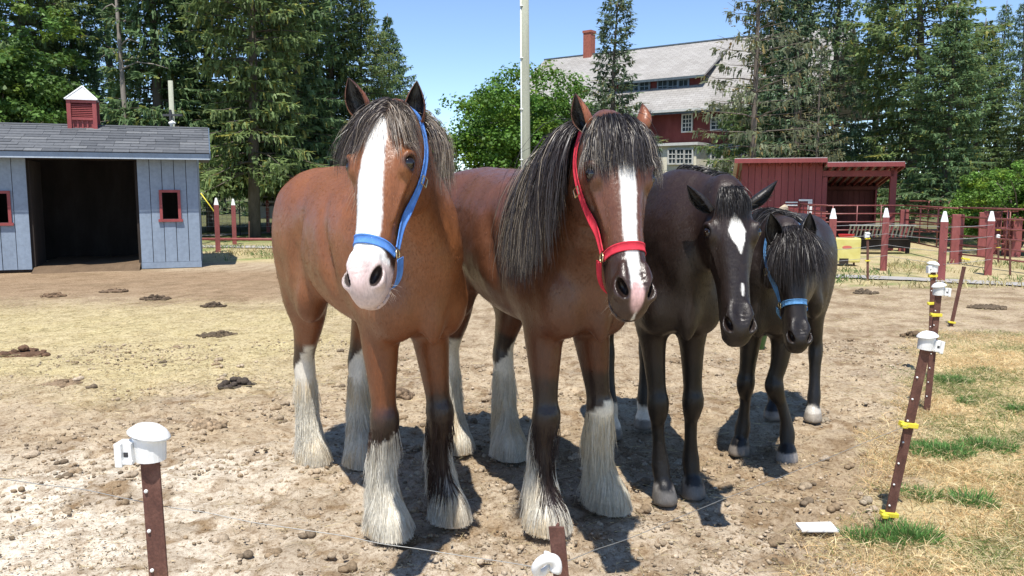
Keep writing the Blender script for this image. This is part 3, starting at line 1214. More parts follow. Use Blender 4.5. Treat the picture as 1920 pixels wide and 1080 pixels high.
def ground_col(p):
    q = p[:, :2]
    x, y = q[:, 0], q[:, 1]
    n1, n2, n3 = fbm(q, .8, 4, 21), fbm(q, 3.2, 4, 22), fbm(q, 13, 3, 23)
    sand, tan, brown, straw = map(np.array, ((.64, .585, .49), (.43, .35, .245), (.235, .17, .105), (.52, .45, .25)))
    c = np.tile(tan, (len(q), 1))
    # pale trodden sand in the near left part
    pale = sstep(5.6, 4.6, y + (n1 - .5) * 2.5 + np.clip(x, 0, 9) * .9)
    c = mix(c, np.tile(sand, (len(q), 1)), np.clip(pale + sstep(.55, .7, n2) * .35 * sstep(12, 6, y), 0, 1))
    # brown dung-stained soil near the shed and under the horses
    shed = sstep(10.5, 13.5, y + (n1 - .5) * 3) * sstep(17.5, 16, y) * sstep(-2.0, -4.2, x)
    c = mix(c, np.tile(np.array([.30, .21, .13]), (len(q), 1)), shed * .85)
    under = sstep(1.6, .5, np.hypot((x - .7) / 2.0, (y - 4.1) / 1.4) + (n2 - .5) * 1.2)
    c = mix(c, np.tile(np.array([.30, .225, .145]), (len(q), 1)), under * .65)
    c = mix(c, np.tile(brown, (len(q), 1)), np.clip(sstep(.52, .64, n2) * .55 * (y < 17) + sstep(.53, .66, n3) * .6, 0, 1))
    # straw spread on the left
    st = sstep(6.2, 7.4, y + (n1 - .5) * 2) * sstep(12.5, 10.5, y + (n2 - .5) * 2) * sstep(-.8, -2.6, x + (n1 - .5) * 2)
    c = mix(c, np.tile(straw, (len(q), 1)), st * (.45 + .5 * n2))
    # dry grass on the right of the wire
    gs = sstep(-.05, .5, grass_side(x, y) + (n2 - .5) * .7) * sstep(9.4, 8.2, y)
    gc = mix(np.tile(np.array([.56, .44, .24]), (len(q), 1)), np.tile(np.array([.50, .42, .24]), (len(q), 1)), sstep(.4, .6, n1))
    c = mix(c, gc, gs * .9)
    # beyond the paddock: grass verge and fields
    vg = sstep(13.6, 14.3, y + (n2 - .5) * .8 - (x < 0) * -4.2) * (x > 1)
    vl = sstep(18.2, 19.2, y + (n2 - .5)) * (x <= 1)
    vgc = mix(np.tile(np.array([.46, .39, .23]), (len(q), 1)), np.tile(np.array([.20, .25, .09]), (len(q), 1)), sstep(.5, .68, n1 * .6 + n2 * .4))
    c = mix(c, vgc, np.clip(vg + vl, 0, 1))
    green = sstep(24, 27, y) * sstep(2, -2, x)
    c = mix(c, np.tile(np.array([.16, .21, .075]), (len(q), 1)), green * .8)
    woods = sstep(30, 36, y)
    c = mix(c, np.tile(np.array([.10, .10, .05]), (len(q), 1)), woods * .8)
    return np.clip(c * (.88 + .24 * n3[:, None]), .01, .9)


def build_ground():
    xs = graded(-600, 600, -3.4, 3.4, .027, 1.06)
    ys = graded(-6, 900, 2.4, 6.4, .023, 1.032)
    X, Y = np.meshgrid(xs, ys, indexing="ij")
    P = np.stack([X.ravel(), Y.ravel(), np.zeros(X.size)], 1)
    P[:, 2] = ground_h(P)
    nx, ny = len(xs), len(ys)
    # hoof prints
    rp_ = np.random.default_rng(5)
    G = P.reshape(nx, ny, 3)
    for k in range(620):
        hx, hy = rp_.uniform(-3.9, 3.2), 2.5 + 6 * rp_.random() ** 1.2
        if grass_side(hx, hy) > 0:
            continue
        a, dep = rp_.random() * 6.28, rp_.uniform(.008, .024)
        i0, i1 = np.searchsorted(xs, [hx - .16, hx + .16])
        j0, j1 = np.searchsorted(ys, [hy - .16, hy + .16])
        g = G[i0:i1, j0:j1]
        u = (g[..., 0] - hx) * math.cos(a) + (g[..., 1] - hy) * math.sin(a)
        w = -(g[..., 0] - hx) * math.sin(a) + (g[..., 1] - hy) * math.cos(a)
        d = np.sqrt((u / .062) ** 2 + (w / .054) ** 2)
        g[..., 2] += -dep * np.clip(1.15 - d ** 3, 0, 1) + dep * .55 * np.exp(-((d - 1.25) / .22) ** 2)
    P = G.reshape(-1, 3)
    i = (np.arange(nx - 1)[:, None] * ny + np.arange(ny - 1)[None]).ravel()
    q = np.stack([i, i + ny, i + ny + 1, i + 1], 1)
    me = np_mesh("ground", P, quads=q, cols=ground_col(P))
    t = NT("ground_soil")
    a = t.attr("Col")
    v = t.coord("Object")
    n1, n2, n3 = t.noise(v, 4.0, 8, 0.7), t.noise(v, 38.0, 5, 0.7), t.noise(v, 170.0, 3, 0.7)
    c = t.mixc(a, t.ramp(n1, [(0.30, (.74, .70, .64)), (0.5, (1, 1, 1)), (0.72, (1.14, 1.14, 1.14))]), 1.0, 'MULTIPLY')
    c = t.mixc(c, t.ramp(n2, [(0.36, (.55, .47, .39)), (0.50, (1, 1, 1)), (0.72, (1.15, 1.15, 1.12))]), .9, 'MULTIPLY')
    c = t.mixc(c, t.ramp(n3, [(0.38, (.60, .54, .47)), (0.55, (1.08, 1.08, 1.08))]), .7, 'MULTIPLY')
    add = t.new("ShaderNodeMath", operation='ADD')
    t.l.new(n2, add.inputs[0])
    m2 = t.new("ShaderNodeMath", operation='MULTIPLY')
    m2.inputs[1].default_value = .35
    t.l.new(n3, m2.inputs[0])
    t.l.new(m2.outputs[0], add.inputs[1])
    t.bump(add.outputs[0], .6, .012)
    t.set(color=c, rough=.95, spec=.15)
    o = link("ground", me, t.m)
    tag(o, kind="structure")


build_ground()


def strip(name, pts, width, col, z=.012, noise=.15):
    """a path or road as a gently uneven strip"""
    pts = np.asarray(pts, float)
    n = 60
    u = np.linspace(0, 1, n)
    cum = np.concatenate([[0], np.cumsum(np.linalg.norm(np.diff(pts[:, :2], axis=0), axis=1))])
    P = np.stack([np.interp(u * cum[-1], cum, pts[:, i]) for i in range(2)], 1)
    T = unit(np.gradient(P, axis=0))
    W = np.stack([-T[:, 1], T[:, 0]], 1)
    m = 7
    V = []
    for i in range(n):
        for j in range(m):
            f = j / (m - 1) * 2 - 1
            wob = 1 + noise * math.sin(i * 1.7) * .4 + noise * .5 * math.sin(i * .6 + 2)
            p = P[i] + W[i] * f * width / 2 * wob
            V.append((p[0], p[1], 0))
    V = np.array(V)
    V[:, 2] = ground_h(V) + z + .012
    q = [(i * m + j, i * m + j + 1, (i + 1) * m + j + 1, (i + 1) * m + j) for i in range(n - 1) for j in range(m - 1)]
    t = NT(name + "_gravel")
    v = t.coord("Object")
    c = t.ramp(t.noise(v, 3, 6, .7), [(.3, tuple(x * .8 for x in col)), (.7, col)])
    c = t.mixc(c, t.ramp(t.noise(v, 60, 3, .7), [(.35, (.75,) * 3), (.65, (1.1,) * 3)]), .7, 'MULTIPLY')
    t.set(color=c, rough=.95, spec=.2)
    o = link(name, np_mesh(name, V, quads=np.array(q)), t.m)
    tag(o, kind="structure")


def gl(*pp):
    return [gnd(*p) for p in pp]


strip("gravel_path", gl((1380, 517), (1560, 518), (1700, 523), (1800, 528), (1960, 536), (2300, 556)), .60, (.40, .38, .36))
strip("path", gl((240, 463), (380, 462.5), (520, 464), (760, 466), (1100, 468)), .9, (.42, .40, .37))
strip("footpath", gl((230, 446), (400, 442), (520, 436), (760, 424)), 1.2, (.42, .40, .37))

# ---- clods, dung balls and small stones on the soil
M_CLOD = attr_mat("clod_soil", rough=.95, nscale=90, namp=.45, spec=.15, bump=.5)


def ico(sub):
    bm = bmesh.new()
    bmesh.ops.create_icosphere(bm, subdivisions=sub, radius=1.0)
    bm.verts.ensure_lookup_table()
    v = np.array([x.co[:] for x in bm.verts])
    f = np.array([[y.index for y in x.verts] for x in bm.faces])
    bm.free()
    return v, f


ICO1, ICO2 = ico(1), ico(2)


def lumps(name, P, rad, cols, base, mat, flat=.65, rough=.35, seed=0, sink=.25):
    v0, f0 = base
    r = np.random.default_rng(seed)
    n, m = len(P), len(v0)
    flat = np.broadcast_to(np.asarray(flat, float), (n,))
    sc = rad[:, None] * (1 + .35 * (r.random((n, 3)) - .5)) * np.stack([np.ones(n), np.ones(n), flat], 1)
    a = r.random(n) * 6.283
    ca, sa = np.cos(a), np.sin(a)
    V = v0[None] * sc[:, None]
    nn = vnoise((v0[None] * 1.7 + r.random((n, 1, 3)) * 50).reshape(-1, 3), 1.0, seed).reshape(n, m)
    V = V * (1 + rough * 2 * (nn - .5))[..., None]
    X = V[..., 0] * ca[:, None] - V[..., 1] * sa[:, None]
    Y = V[..., 0] * sa[:, None] + V[..., 1] * ca[:, None]
    V = np.stack([X, Y, V[..., 2]], 2) + (P + np.array([0, 0, 1]) * (rad * flat * (1 - 2 * sink))[:, None])[:, None]
    F_ = (f0[None] + (np.arange(n) * m)[:, None, None]).reshape(-1, 3)
    return np_mesh(name, V.reshape(-1, 3), tris=F_, cols=np.repeat(cols, m, axis=0))


r_ = np.random.default_rng(17)
n = 26000
P = np.stack([r_.uniform(-4.4, 4.0, n), 2.4 + 6.4 * r_.random(n) ** 1.25, np.zeros(n)], 1)
dens = sstep(.47, .62, fbm(P[:, :2], 1.7, 4, 40)) * .95 + .08
dens = dens + .75 * sstep(1.3, .5, np.hypot((P[:, 0] - .7) / 2.0, (P[:, 1] - 4.0) / 1.2))
dens = dens * sstep(.35, -.15, grass_side(P[:, 0], P[:, 1]))
P = P[r_.random(n) < dens]
n = len(P)
P[:, 2] = ground_h(P)
rad = .004 + .013 * r_.random(n) ** 2.6
big = r_.random(n) < .016
rad[big] = r_.uniform(.016, .027, big.sum())
pal = np.array([(.42, .33, .23), (.30, .22, .14), (.46, .37, .27), (.19, .145, .10), (.36, .30, .22)])
cc = pal[r_.choice(5, n, p=[.34, .28, .18, .12, .08])] * (.8 + .4 * r_.random((n, 1)))
tag(link("clods", lumps("clods", P, rad, cc, ICO1, M_CLOD, seed=3), M_CLOD), kind="stuff")
sel = big
tag(link("dung_balls", lumps("dung_balls", P[sel] + np.array([.03, .02, 0]), rad[sel] * 1.1, cc[sel] * .9, ICO2, M_CLOD, seed=4, rough=.18, flat=.8), M_CLOD), kind="stuff")

# ---- manure heaps: each one a thing
M_DUNG = attr_mat("manure", rough=.85, nscale=60, namp=.5, spec=.25, bump=.6)
heaps = [((443, 722), .150, .060, (.075, .058, .045), "dark fresh manure pile on the pale sand left of the bay horse's hind legs"),
         ((400, 574), .17, .05, (.10, .072, .048), "small dark manure pile on the straw, third one from the grey shed's corner"),
         ((292, 560), .22, .06, (.11, .078, .05), "dark manure pile in front of the grey shed's right-hand window wall"),
         ((405, 624), .22, .05, (.12, .088, .055), "flat dark manure patch midway between the shed and the bay horse's hind leg"),
         ((42, 662), .27, .07, (.13, .075, .045), "wide reddish brown manure heap at the left edge on the straw"),
         ((100, 554), .22, .05, (.17, .11, .065), "brown manure pile on the bare soil in front of the shed opening"),
         ((215, 546), .24, .04, (.18, .12, .075), "low scattered manure pile just outside the shed opening"),
         ((120, 714), .24, .035, (.22, .155, .095), "dry crumbly manure patch on the sand below the straw"),
         ((385, 795), .15, .04, (.30, .22, .14), "pale dry manure heap on the sand near the bay horse's hoof"),
         ((748, 742), .10, .075, (.20, .14, .09), "brown dung heap seen between the bay horse's forelegs"),
         ((1622, 549), .22, .06, (.12, .09, .06), "dark manure pile on the bare soil beyond the right end of the line of horses"),
         ((1716, 630), .17, .06, (.14, .095, .055), "brown manure pile just behind the nearer capped fence post"),
         ((1852, 576), .30, .04, (.15, .11, .07), "scattered dark manure behind the leaning bare fence post")]
for k, (pp, rr, hh, col, lab) in enumerate(heaps):
    r = np.random.default_rng(70 + k)
    c0 = gnd(*pp)
    m = 46
    a, q = r.random(m) * 6.283, r.random(m) ** .6
    off = np.stack([np.cos(a) * q * rr, np.sin(a) * q * rr * .75, hh * (1 - q) * r.random(m)], 1)
    rad = (.30 * hh + .012 + .012 * r.random(m)) * (1 - .35 * q)
    off[0], rad[0] = (0, 0, 0), rr * .62
    off[1], rad[1] = (rr * .45, 0, 0), rr * .45
    off[2], rad[2] = (-rr * .45, 0, 0), rr * .45
    cols = np.array(col) * (.7 + .6 * r.random((m, 1)))
    base_z = ground_h(np.array([c0]))[0]
    o = link("manure_pile", lumps("manure_pile", off, rad, cols, ICO2, M_DUNG, seed=80 + k, rough=.3, flat=np.where(np.arange(m) < 3, .16, .75)), M_DUNG, loc=(c0[0], c0[1], base_z))
    tag(o, lab, "manure", "manure piles in the paddock")


# ---- straw and grass blades
M_BLADE = attr_mat("dry_blades", rough=.7, nscale=30, namp=.2, spec=.25, trans=.3)


def blades(name, P, length, width, lean, cols, K=4, seed=0, flat=False):
    r = np.random.default_rng(seed)
    n = len(P)
    a = r.random(n) * 6.283
    d = np.stack([np.cos(a), np.sin(a), np.zeros(n)], 1)
    t = np.linspace(0, 1, K)[None, :, None]
    L = length[:, None, None]
    ln = lean[:, None, None]
    if flat:
        z = .004 + .010 * r.random((n, 1, 1)) + np.abs(np.sin(t * 3.1)) * .006
        path = P[:, None] + d[:, None] * L * (t - .5) + np.array([0, 0, 1.0]) * z
    else:
        path = P[:, None] + np.array([0, 0, 1.0]) * L * (t * (1 - .35 * ln * t)) + d[:, None] * L * ln * t ** 1.6
    return ribbons(name, path, width, cols, M_BLADE, None, seed=seed)


n = 26000
P = np.stack([r_.uniform(-9, 1.0, n), r_.uniform(5.6, 13, n), np.zeros(n)], 1)
n1 = fbm(P[:, :2], .8, 4, 21)
keep = r_.random(n) < sstep(6.0, 7.4, P[:, 1] + (n1 - .5) * 2) * sstep(12.8, 10.5, P[:, 1]) * sstep(-.2, -2.4, P[:, 0] + (n1 - .5) * 2) + .05
P = P[keep]
P2 = np.stack([r_.uniform(-3.5, 3.5, 5500), r_.uniform(2.6, 6.5, 5500), np.zeros(5500)], 1)
P2 = P2[r_.random(len(P2)) < .25 + .75 * sstep(1.3, .6, np.hypot((P2[:, 0] - 1.2) / 2.2, (P2[:, 1] - 3.8) / 1.5))]
P3 = np.stack([r_.uniform(1.5, 9, 5000), r_.uniform(6, 14, 5000), np.zeros(5000)], 1)
P = np.concatenate([P, P2, P3])
P[:, 2] = ground_h(P)
n = len(P)
cc = np.array([.60, .50, .28]) * (.6 + .6 * r_.random((n, 1))) * np.array([1, 1, 1])
tag(blades("straw", P, .04 + .08 * r_.random(n) ** 1.5, .0030 + .0015 * (P[:, 1] > 6) * (1 + r_.random(n)), np.zeros(n), cc, K=2, seed=5, flat=True), kind="stuff")

# trampled litter: crumbs of dung, chaff and dry crust
n = 30000
yy = 2.4 + 6.0 * r_.random(n) ** 1.5
P = np.stack([(r_.random(n) * 2 - 1) * (.66 * yy + .2), yy, np.zeros(n)], 1)
P = P[r_.random(n) < (.18 + .82 * sstep(.45, .6, fbm(P[:, :2], 2.3, 4, 77))) * sstep(.4, -.1, grass_side(P[:, 0], P[:, 1]))]
n = len(P)
P[:, 2] = ground_h(P)
pal2 = np.array([(.20, .145, .09), (.32, .24, .15), (.50, .40, .25), (.12, .09, .06), (.58, .50, .38)])
cc = pal2[r_.choice(5, n, p=[.27, .28, .2, .13, .12])] * (.75 + .5 * r_.random((n, 1)))
tag(blades("litter", P, .008 + .022 * r_.random(n) ** 2, .004 + .006 * r_.random(n), np.zeros(n), cc, K=2, seed=15, flat=True), kind="stuff")

# dry grass right of the wire
n = 115000
yy = 2.35 + 7.0 * r_.random(n) ** 1.9
ee = G_A[0] + (G_B[0] - G_A[0]) * np.clip((yy - G_A[1]) / (G_B[1] - G_A[1]), -0.3, 1.12)
P = np.stack([ee - .25 + (np.maximum(.66 * yy + .4 - ee, .3)) * r_.random(n), yy, np.zeros(n)], 1)
gs = grass_side(P[:, 0], P[:, 1])
m = fbm(P[:, :2], 3.0, 3, 51)
P = P[(r_.random(n) < sstep(-.15, .5, gs + (m - .5) * .8) * (.45 + .55 * sstep(.35, .6, m)))]
n = len(P)
P[:, 2] = ground_h(P)
m1, m2 = fbm(P[:, :2], 1.7, 3, 52), r_.random(n)
cc = np.where((m1 + (m2 - .5) * .5 > .69)[:, None], np.array([.17, .23, .07]), np.where((m2 < .5)[:, None], np.array([.80, .67, .40]), np.array([.70, .50, .26])))
cc = np.where(((m2 > .25) & (m2 < .36))[:, None], np.array([.42, .38, .17]), cc)
cc = cc * (.65 + .6 * r_.random((n, 1)))
tag(blades("dry_grass", P, .018 + .070 * r_.random(n) ** 2.0, .0024 + .0018 * r_.random(n), .4 + 1.6 * r_.random(n), cc, K=3, seed=6), kind="stuff")
# verge grass along the far path, both sides
n = 30000
P = np.stack([np.where(r_.random(n) < .6, r_.uniform(3.5, 16, n), r_.uniform(-12, -1.5, n)), r_.uniform(12.5, 24, n), np.zeros(n)], 1)
P = P[(P[:, 1] > np.where(P[:, 0] > 0, 13.6, 19)) & (P[:, 1] < np.where(P[:, 0] > 0, 18.5, 28))]
m = fbm(P[:, :2], 1.2, 3, 61)
P = P[r_.random(len(P)) < sstep(.38, .6, m)]
n = len(P)
P[:, 2] = ground_h(P)
cc = np.where((fbm(P[:, :2], .8, 3, 62) > .53)[:, None], np.array([.15, .22, .07]), np.array([.50, .43, .22])) * (.7 + .6 * r_.random((n, 1)))
tag(blades("verge_grass", P, .06 + .12 * r_.random(n), .012 + .01 * r_.random(n), .3 + .8 * r_.random(n), cc, K=3, seed=9), kind="stuff")

# ---- green weed clumps right of the wire
M_WEED = attr_mat("weed_leaf", rough=.6, nscale=50, namp=.3, spec=.3, trans=.3)
weeds = [((1785, 712), .15, 900, "round bright green weed clump behind the nearer capped post"),
         ((1768, 850), .19, 1300, "largest feathery green weed patch, just right of the nearer capped post"),
         ((1850, 838), .15, 800, "feathery green weed patch at the photo's right side beside the largest one"),
         ((1822, 940), .10, 420, "upright pale green grass tuft below the feathery weed patches"),
         ((1700, 1010), .13, 800, "dark green weed tuft at the foot of the nearer capped post"),
         ((1812, 752), .08, 160, "thin green sprig between the round clump and the feathery patches"),
         ((1902, 765), .07, 160, "small green sprig at the right edge of the dry grass"),
         ((1620, 1010), .09, 220, "thin grey green tuft between the white board and the capped post"),
         ((1850, 690), .06, 120, "tiny green sprout on the dry grass past the round clump"),
         ((1722, 925), .10, 300, "sparse green tuft against the shaft of the nearer capped post")]
for k, (pp, rr, m, lab) in enumerate(weeds):
    r = np.random.default_rng(90 + k)
    c0 = gnd(*pp)
    m = int(m * 1.3)
    a, q = r.random(m) * 6.283, r.random(m) ** .8 * 1.15
    root = np.stack([np.cos(a) * q * rr * .9, np.sin(a) * q * rr * .8, np.zeros(m)], 1) * (.75 + .5 * vnoise(np.stack([np.cos(a), np.sin(a), a * 0 + k], 1), 2, k))[:, None]
    d = unit(np.stack([np.cos(a) * .6, np.sin(a) * .6, .6 + r.random(m) * 1.6], 1) + r.normal(size=(m, 3)) * .45)
    L = (.025 + .05 * r.random(m)) * (1.6 if "upright" in lab or "foot" in lab else 1)
    K = 4
    t = np.linspace(0, 1, K)
    path = root[:, None] + d[:, None] * (L[:, None] * t[None])[..., None]
    path[:, :, 2] = np.maximum(path[:, :, 2] - (t ** 2)[None] * L[:, None] * .25, .003)
    cols = np.array([.14, .29, .075]) * (.6 + .8 * r.random((m, 1)))
    cols = np.where(r.random((m, 1)) < .12, np.array([.30, .28, .12]), cols)
    z = ground_h(np.array([c0]))[0]
    o = ribbons("weed_clump", path, .0035 + .0025 * r.random(m), cols, M_WEED, None, seed=k)
    o.location = (c0[0], c0[1], z)
    tag(o, lab, "weed", "green weeds in the dry grass")
# ------------------------------------------------------------------ trees
M_BARK = painted("bark", (.13, .105, .085), rough=.9, wear=.45, scale=5, stretch=(1, 1, .3), bump=.6)
M_NEEDLE = attr_mat("needles", rough=.55, nscale=1.2, namp=.22, spec=.35, trans=.46)
M_LEAF = attr_mat("leaves", rough=.5, nscale=.8, namp=.25, spec=.35, trans=.38)


def spruce_mesh(seed, H=14.0, Rb=3.2, base=.6, dens=1.0, droop=.5, gap=.33, col=(0.170, 0.244, 0.098), dead=0.0, hang=1.0, size=1.0, power=.75):
    r = np.random.default_rng(seed)
    sprP, sprD, sprL, sprW, sprC = [], [], [], [], []
    tw = MB()
    lean = r.normal(size=2) * .012
    tp = np.array([[lean[0] * z * math.sin(z * .3), lean[1] * z, z] for z in np.linspace(0, H, 12)])
    tw.tube(tp, np.linspace(.015 * H, .02, 12) * .85, 9)
    z = base
    while z < H - .15:
        f = (z - base) / (H - base)
        Lb = Rb * (1 - f) ** power * (.75 + .25 * math.sin(f * 9 + seed)) + .12
        nb = max(4, int(round((5 + 2.5 * (1 - f)) * dens)))
        a0 = r.random() * 6.28
        for b in range(nb):
            if r.random() < .06:
                continue
            L = Lb * r.uniform(.62, 1.12)
            a = a0 + b * 2 * math.pi / nb + r.normal() * .22
            out = np.array([math.cos(a), math.sin(a), 0])
            side = np.array([-math.sin(a), math.cos(a), 0])
            K = 9
            t = np.linspace(0, 1, K)
            rise = .30 + .5 * f
            zz = L * (rise * t * .6 - droop * (1 - f * .6) * t ** 1.8 + .20 * t ** 4)
            P = np.array([np.interp(z, tp[:, 2], tp[:, 0]), np.interp(z, tp[:, 2], tp[:, 1]), z])[None] + out[None] * (t * L)[:, None] + np.array([0, 0, 1.0])[None] * zz[:, None] + side[None] * (np.sin(t * 3 + b) * .06 * L)[:, None]
            tw.tube(P[::2], np.linspace(.010 * L + .008, .004, 5), 4, caps=False)
            isdead = r.random() < dead
            m = int((30 * L * dens + 9) * (.18 if isdead else 1.0))
            tt = r.random(m) ** .58
            tt = tt[tt > (.10 if f > .6 else .18)]
            m = len(tt)
            if m == 0:
                continue
            base_p = np.stack([np.interp(tt, t, P[:, i]) for i in range(3)], 1)
            sg = np.sign(r.random(m) - .5)
            spread = (.15 + .25 * L) * (1 - tt * .75) * r.random(m)
            p = base_p + side[None] * (sg * spread)[:, None] + out[None] * (spread * .5)[:, None]
            p[:, 2] -= spread * .25 + r.random(m) * .05
            isH = r.random(m) < .45 * hang
            d = out[None] * .75 + side[None] * (sg * .7)[:, None] + np.array([0, 0, -.10])[None] + r.normal(size=(m, 3)) * .22
            d[isH] = np.array([0, 0, -1.0]) + out * .25 + r.normal(size=(isH.sum(), 3)) * .18
            sprP.append(p)
            sprD.append(unit(d))
            sprL.append((.17 + .25 * r.random(m)) * size * (.65 + .35 * (1 - f)))
            sprW.append((.032 + .040 * r.random(m)) * size)
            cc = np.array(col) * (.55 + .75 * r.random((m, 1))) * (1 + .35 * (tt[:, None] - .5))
            yel = r.random(m) < .10
            cc[yel] = cc[yel] * np.array([1.5, 1.05, .7])
            if isdead:
                cc = cc * np.array([1.15, .95, .9])
            sprC.append(cc)
        z += gap * r.uniform(.75, 1.25) * (1 - .35 * f)
    p, d, L, w, c = map(np.concatenate, (sprP, sprD, sprL, sprW, sprC))
    n = len(p)
    up = r.normal(size=(n, 3)) * .55 + np.array([0, 0, 1.3])
    s = unit(np.cross(d, up))
    # spiky spray: a five-point sliver with a notch on each side
    L, w = L[:, None], w[:, None]
    nrm = np.cross(s, d)
    pts = [p, p + d * L * .35 + s * w, p + d * L * .48 + s * w * .30 + nrm * w * .3, p + d * L * .75 + s * w * .62, p + d * L, p + d * L * .72 - s * w * .55, p + d * L * .45 - s * w * .28 + nrm * w * .3, p + d * L * .30 - s * w]
    V = np.stack(pts, 1).reshape(-1, 3)
    b = (np.arange(n) * 8)[:, None]
    T = np.concatenate([b + np.array([0, 1, 2]), b + np.array([0, 2, 6]), b + np.array([0, 6, 7]), b + np.array([2, 3, 4]), b + np.array([2, 4, 6]), b + np.array([6, 4, 5])])
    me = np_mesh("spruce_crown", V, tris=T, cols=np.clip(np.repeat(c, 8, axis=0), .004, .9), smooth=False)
    me.materials.append(M_NEEDLE)
    tm = bpy.data.meshes.new("spruce_trunk")
    tm.from_pydata(tw.v, [], tw.f)
    tm.polygons.foreach_set("use_smooth", [True] * len(tm.polygons))
    tm.materials.append(M_BARK)
    tm.update()
    return tm, me


def leafy_mesh(seed, H, W, base=1.5, ncl=260, nl=70, leaf=.13, col=(.085, .165, .030), squash=1.0, lobes=7):
    r = np.random.default_rng(seed)
    tw = MB()
    tw.tube([(0, 0, 0), (.05, 0, base * .7), (0, .05, base * 1.4), (.1, 0, H * .6)], [.035 * H, .028 * H, .022 * H, .01 * H], 9)
    cz, rz = (H + base) / 2, (H - base) / 2
    lob = [(np.array([math.cos(a) * W * .25, math.sin(a) * W * .25, cz + rz * q]), r.uniform(.45, .7)) for a, q in zip(r.random(lobes) * 6.28, r.uniform(-.5, .55, lobes))]
    cen = []
    while len(cen) < ncl:
        v = unit(r.normal(size=3))
        lc, lr = lob[r.integers(len(lob))]
        q = lc + v * np.array([W * .5 * lr, W * .5 * lr, rz * lr * .95]) * r.uniform(.72, 1.0)
        if abs(q[2] - cz) < rz and np.hypot(q[0], q[1]) < W * .52:
            cen.append(q)
    cen = np.array(cen)
    for q in cen[:: max(1, ncl // 26)]:
        st = np.array([0, 0, base * .9 + r.random() * (q[2] - base) * .5])
        mid = (st + q) / 2 + np.array([0, 0, .1 * W])
        tw.tube([st, mid, q], [.009 * H, .006 * H, .002 * H], 5, caps=False)
    P = np.repeat(cen, nl, axis=0)
    crad = np.repeat(r.uniform(.30, .55, ncl) * W / 6.5, nl)
    dd = unit(r.normal(size=(len(P), 3)))
    P = P + dd * (crad * r.random(len(P)) ** .4)[:, None] * np.array([1, 1, .65])
    n = len(P)
    nrm = unit(dd * .7 + np.array([0, 0, .9]) + r.normal(size=(n, 3)) * .5)
    a = unit(np.cross(nrm, r.normal(size=(n, 3))))
    b = np.cross(nrm, a)
    s = (leaf * r.uniform(.6, 1.25, n))[:, None]
    pts = [P - a * s * .5, P - a * s * .05 - b * s * .42 - nrm * s * .08, P + a * s * .6, P - a * s * .05 + b * s * .42 - nrm * s * .08]
    V = np.stack(pts, 1).reshape(-1, 3)
    q4 = (np.arange(n) * 4)[:, None] + np.array([0, 1, 2, 3])
    ccl = np.repeat(np.array(col)[None] * r.uniform(.75, 1.2, (ncl, 1)) * np.where(r.random((ncl, 1)) < .2, np.array([[1.35, 1.1, .8]]), 1.0), nl, axis=0)
    c = ccl * r.uniform(.7, 1.3, (n, 1))
    me = np_mesh("leafy_crown", V, quads=q4, cols=np.clip(np.repeat(c, 4, axis=0), .004, .9), smooth=False)
    me.materials.append(M_LEAF)
    tm = bpy.data.meshes.new("leafy_trunk")
    tm.from_pydata(tw.v, [], tw.f)
    tm.polygons.foreach_set("use_smooth", [True] * len(tm.polygons))
    tm.materials.append(M_BARK)
    tm.update()
    return tm, me


def plant_tree(name, meshes, px, Y, scale, rz, label, cat="tree", group=None, sx=1.0, z0=0.0):
    X = at(px, 360, Y)[0]
    t = thing(name, label, cat, (X, Y, z0), rz, group)
    link("trunk", meshes[0], None, t)
    link("crown", meshes[1], None, t)
    t.scale = (scale * sx, scale * sx, scale)
    return t


SPA = spruce_mesh(1, 15, 3.1, 2.1, 1.25, .55)
SPB = spruce_mesh(2, 15, 3.0, 2.0, 1.2, .50, col=(0.155, 0.244, 0.107))
SPC = spruce_mesh(3, 15, 3.3, 2.2, 1.15, .60, col=(0.192, 0.263, 0.098))
SPS = spruce_mesh(4, 11, 3.1, .8, .66, .42, gap=.50, col=(0.200, 0.225, 0.130), dead=.38, hang=1.4)      # sparse, half bare
SPN = spruce_mesh(5, 12, 1.9, .5, .95, .35, gap=.42, col=(0.148, 0.204, 0.118), hang=1.2, power=.55)            # narrow, layered
SPT = spruce_mesh(6, 15, 2.4, 1.0, .95, .35, gap=.42, col=(0.163, 0.244, 0.136), dead=.1)

GL = "spruces behind the grey shed"
left_rows = [
    (-60, 30, 1.15, SPA, "dark spruce at the far left edge behind the grey shed roof"),
    (45, 34, 1.1, SPC, "dark spruce towering over the bright leafy tree on the left"),
    (150, 37, 1.05, SPB, "spruce directly above the red cupola, sky showing through its top"),
    (305, 31, 1.12, SPB, "dense spruce above the right half of the grey shed roof"),
    (395, 34, 1.1, SPA, "spruce rising just right of the grey shed's corner"),
    (475, 29, 1.02, SPC, "spruce whose skirt hangs over the white-tipped posts beside the shed"),
    (560, 32, 1.0, SPB, "broad spruce directly left of the bay horse's raised ears"),
    (628, 35, .92, SPA, "spruce whose shoulder marks the sky edge above the bay horse's ears"),
    (690, 36, .74, SPC, "shorter spruce with a free pointed tip against the blue sky"),
    (735, 40, .66, SPB, "lowest spruce at the right end of the left-hand row"),
    (520, 38, 1.15, SPA, "tall spruce in the second row above the bay horse's rump"),
    (225, 40, 1.15, SPT, "tall thin spruce of the second row with a bare pale stem showing"),
]
for k, (px, Y, sc, ms, lab) in enumerate(left_rows):
    plant_tree("spruce_tree", ms, px, Y, sc, k * 1.3, lab, "tree", GL, sx=1.12)
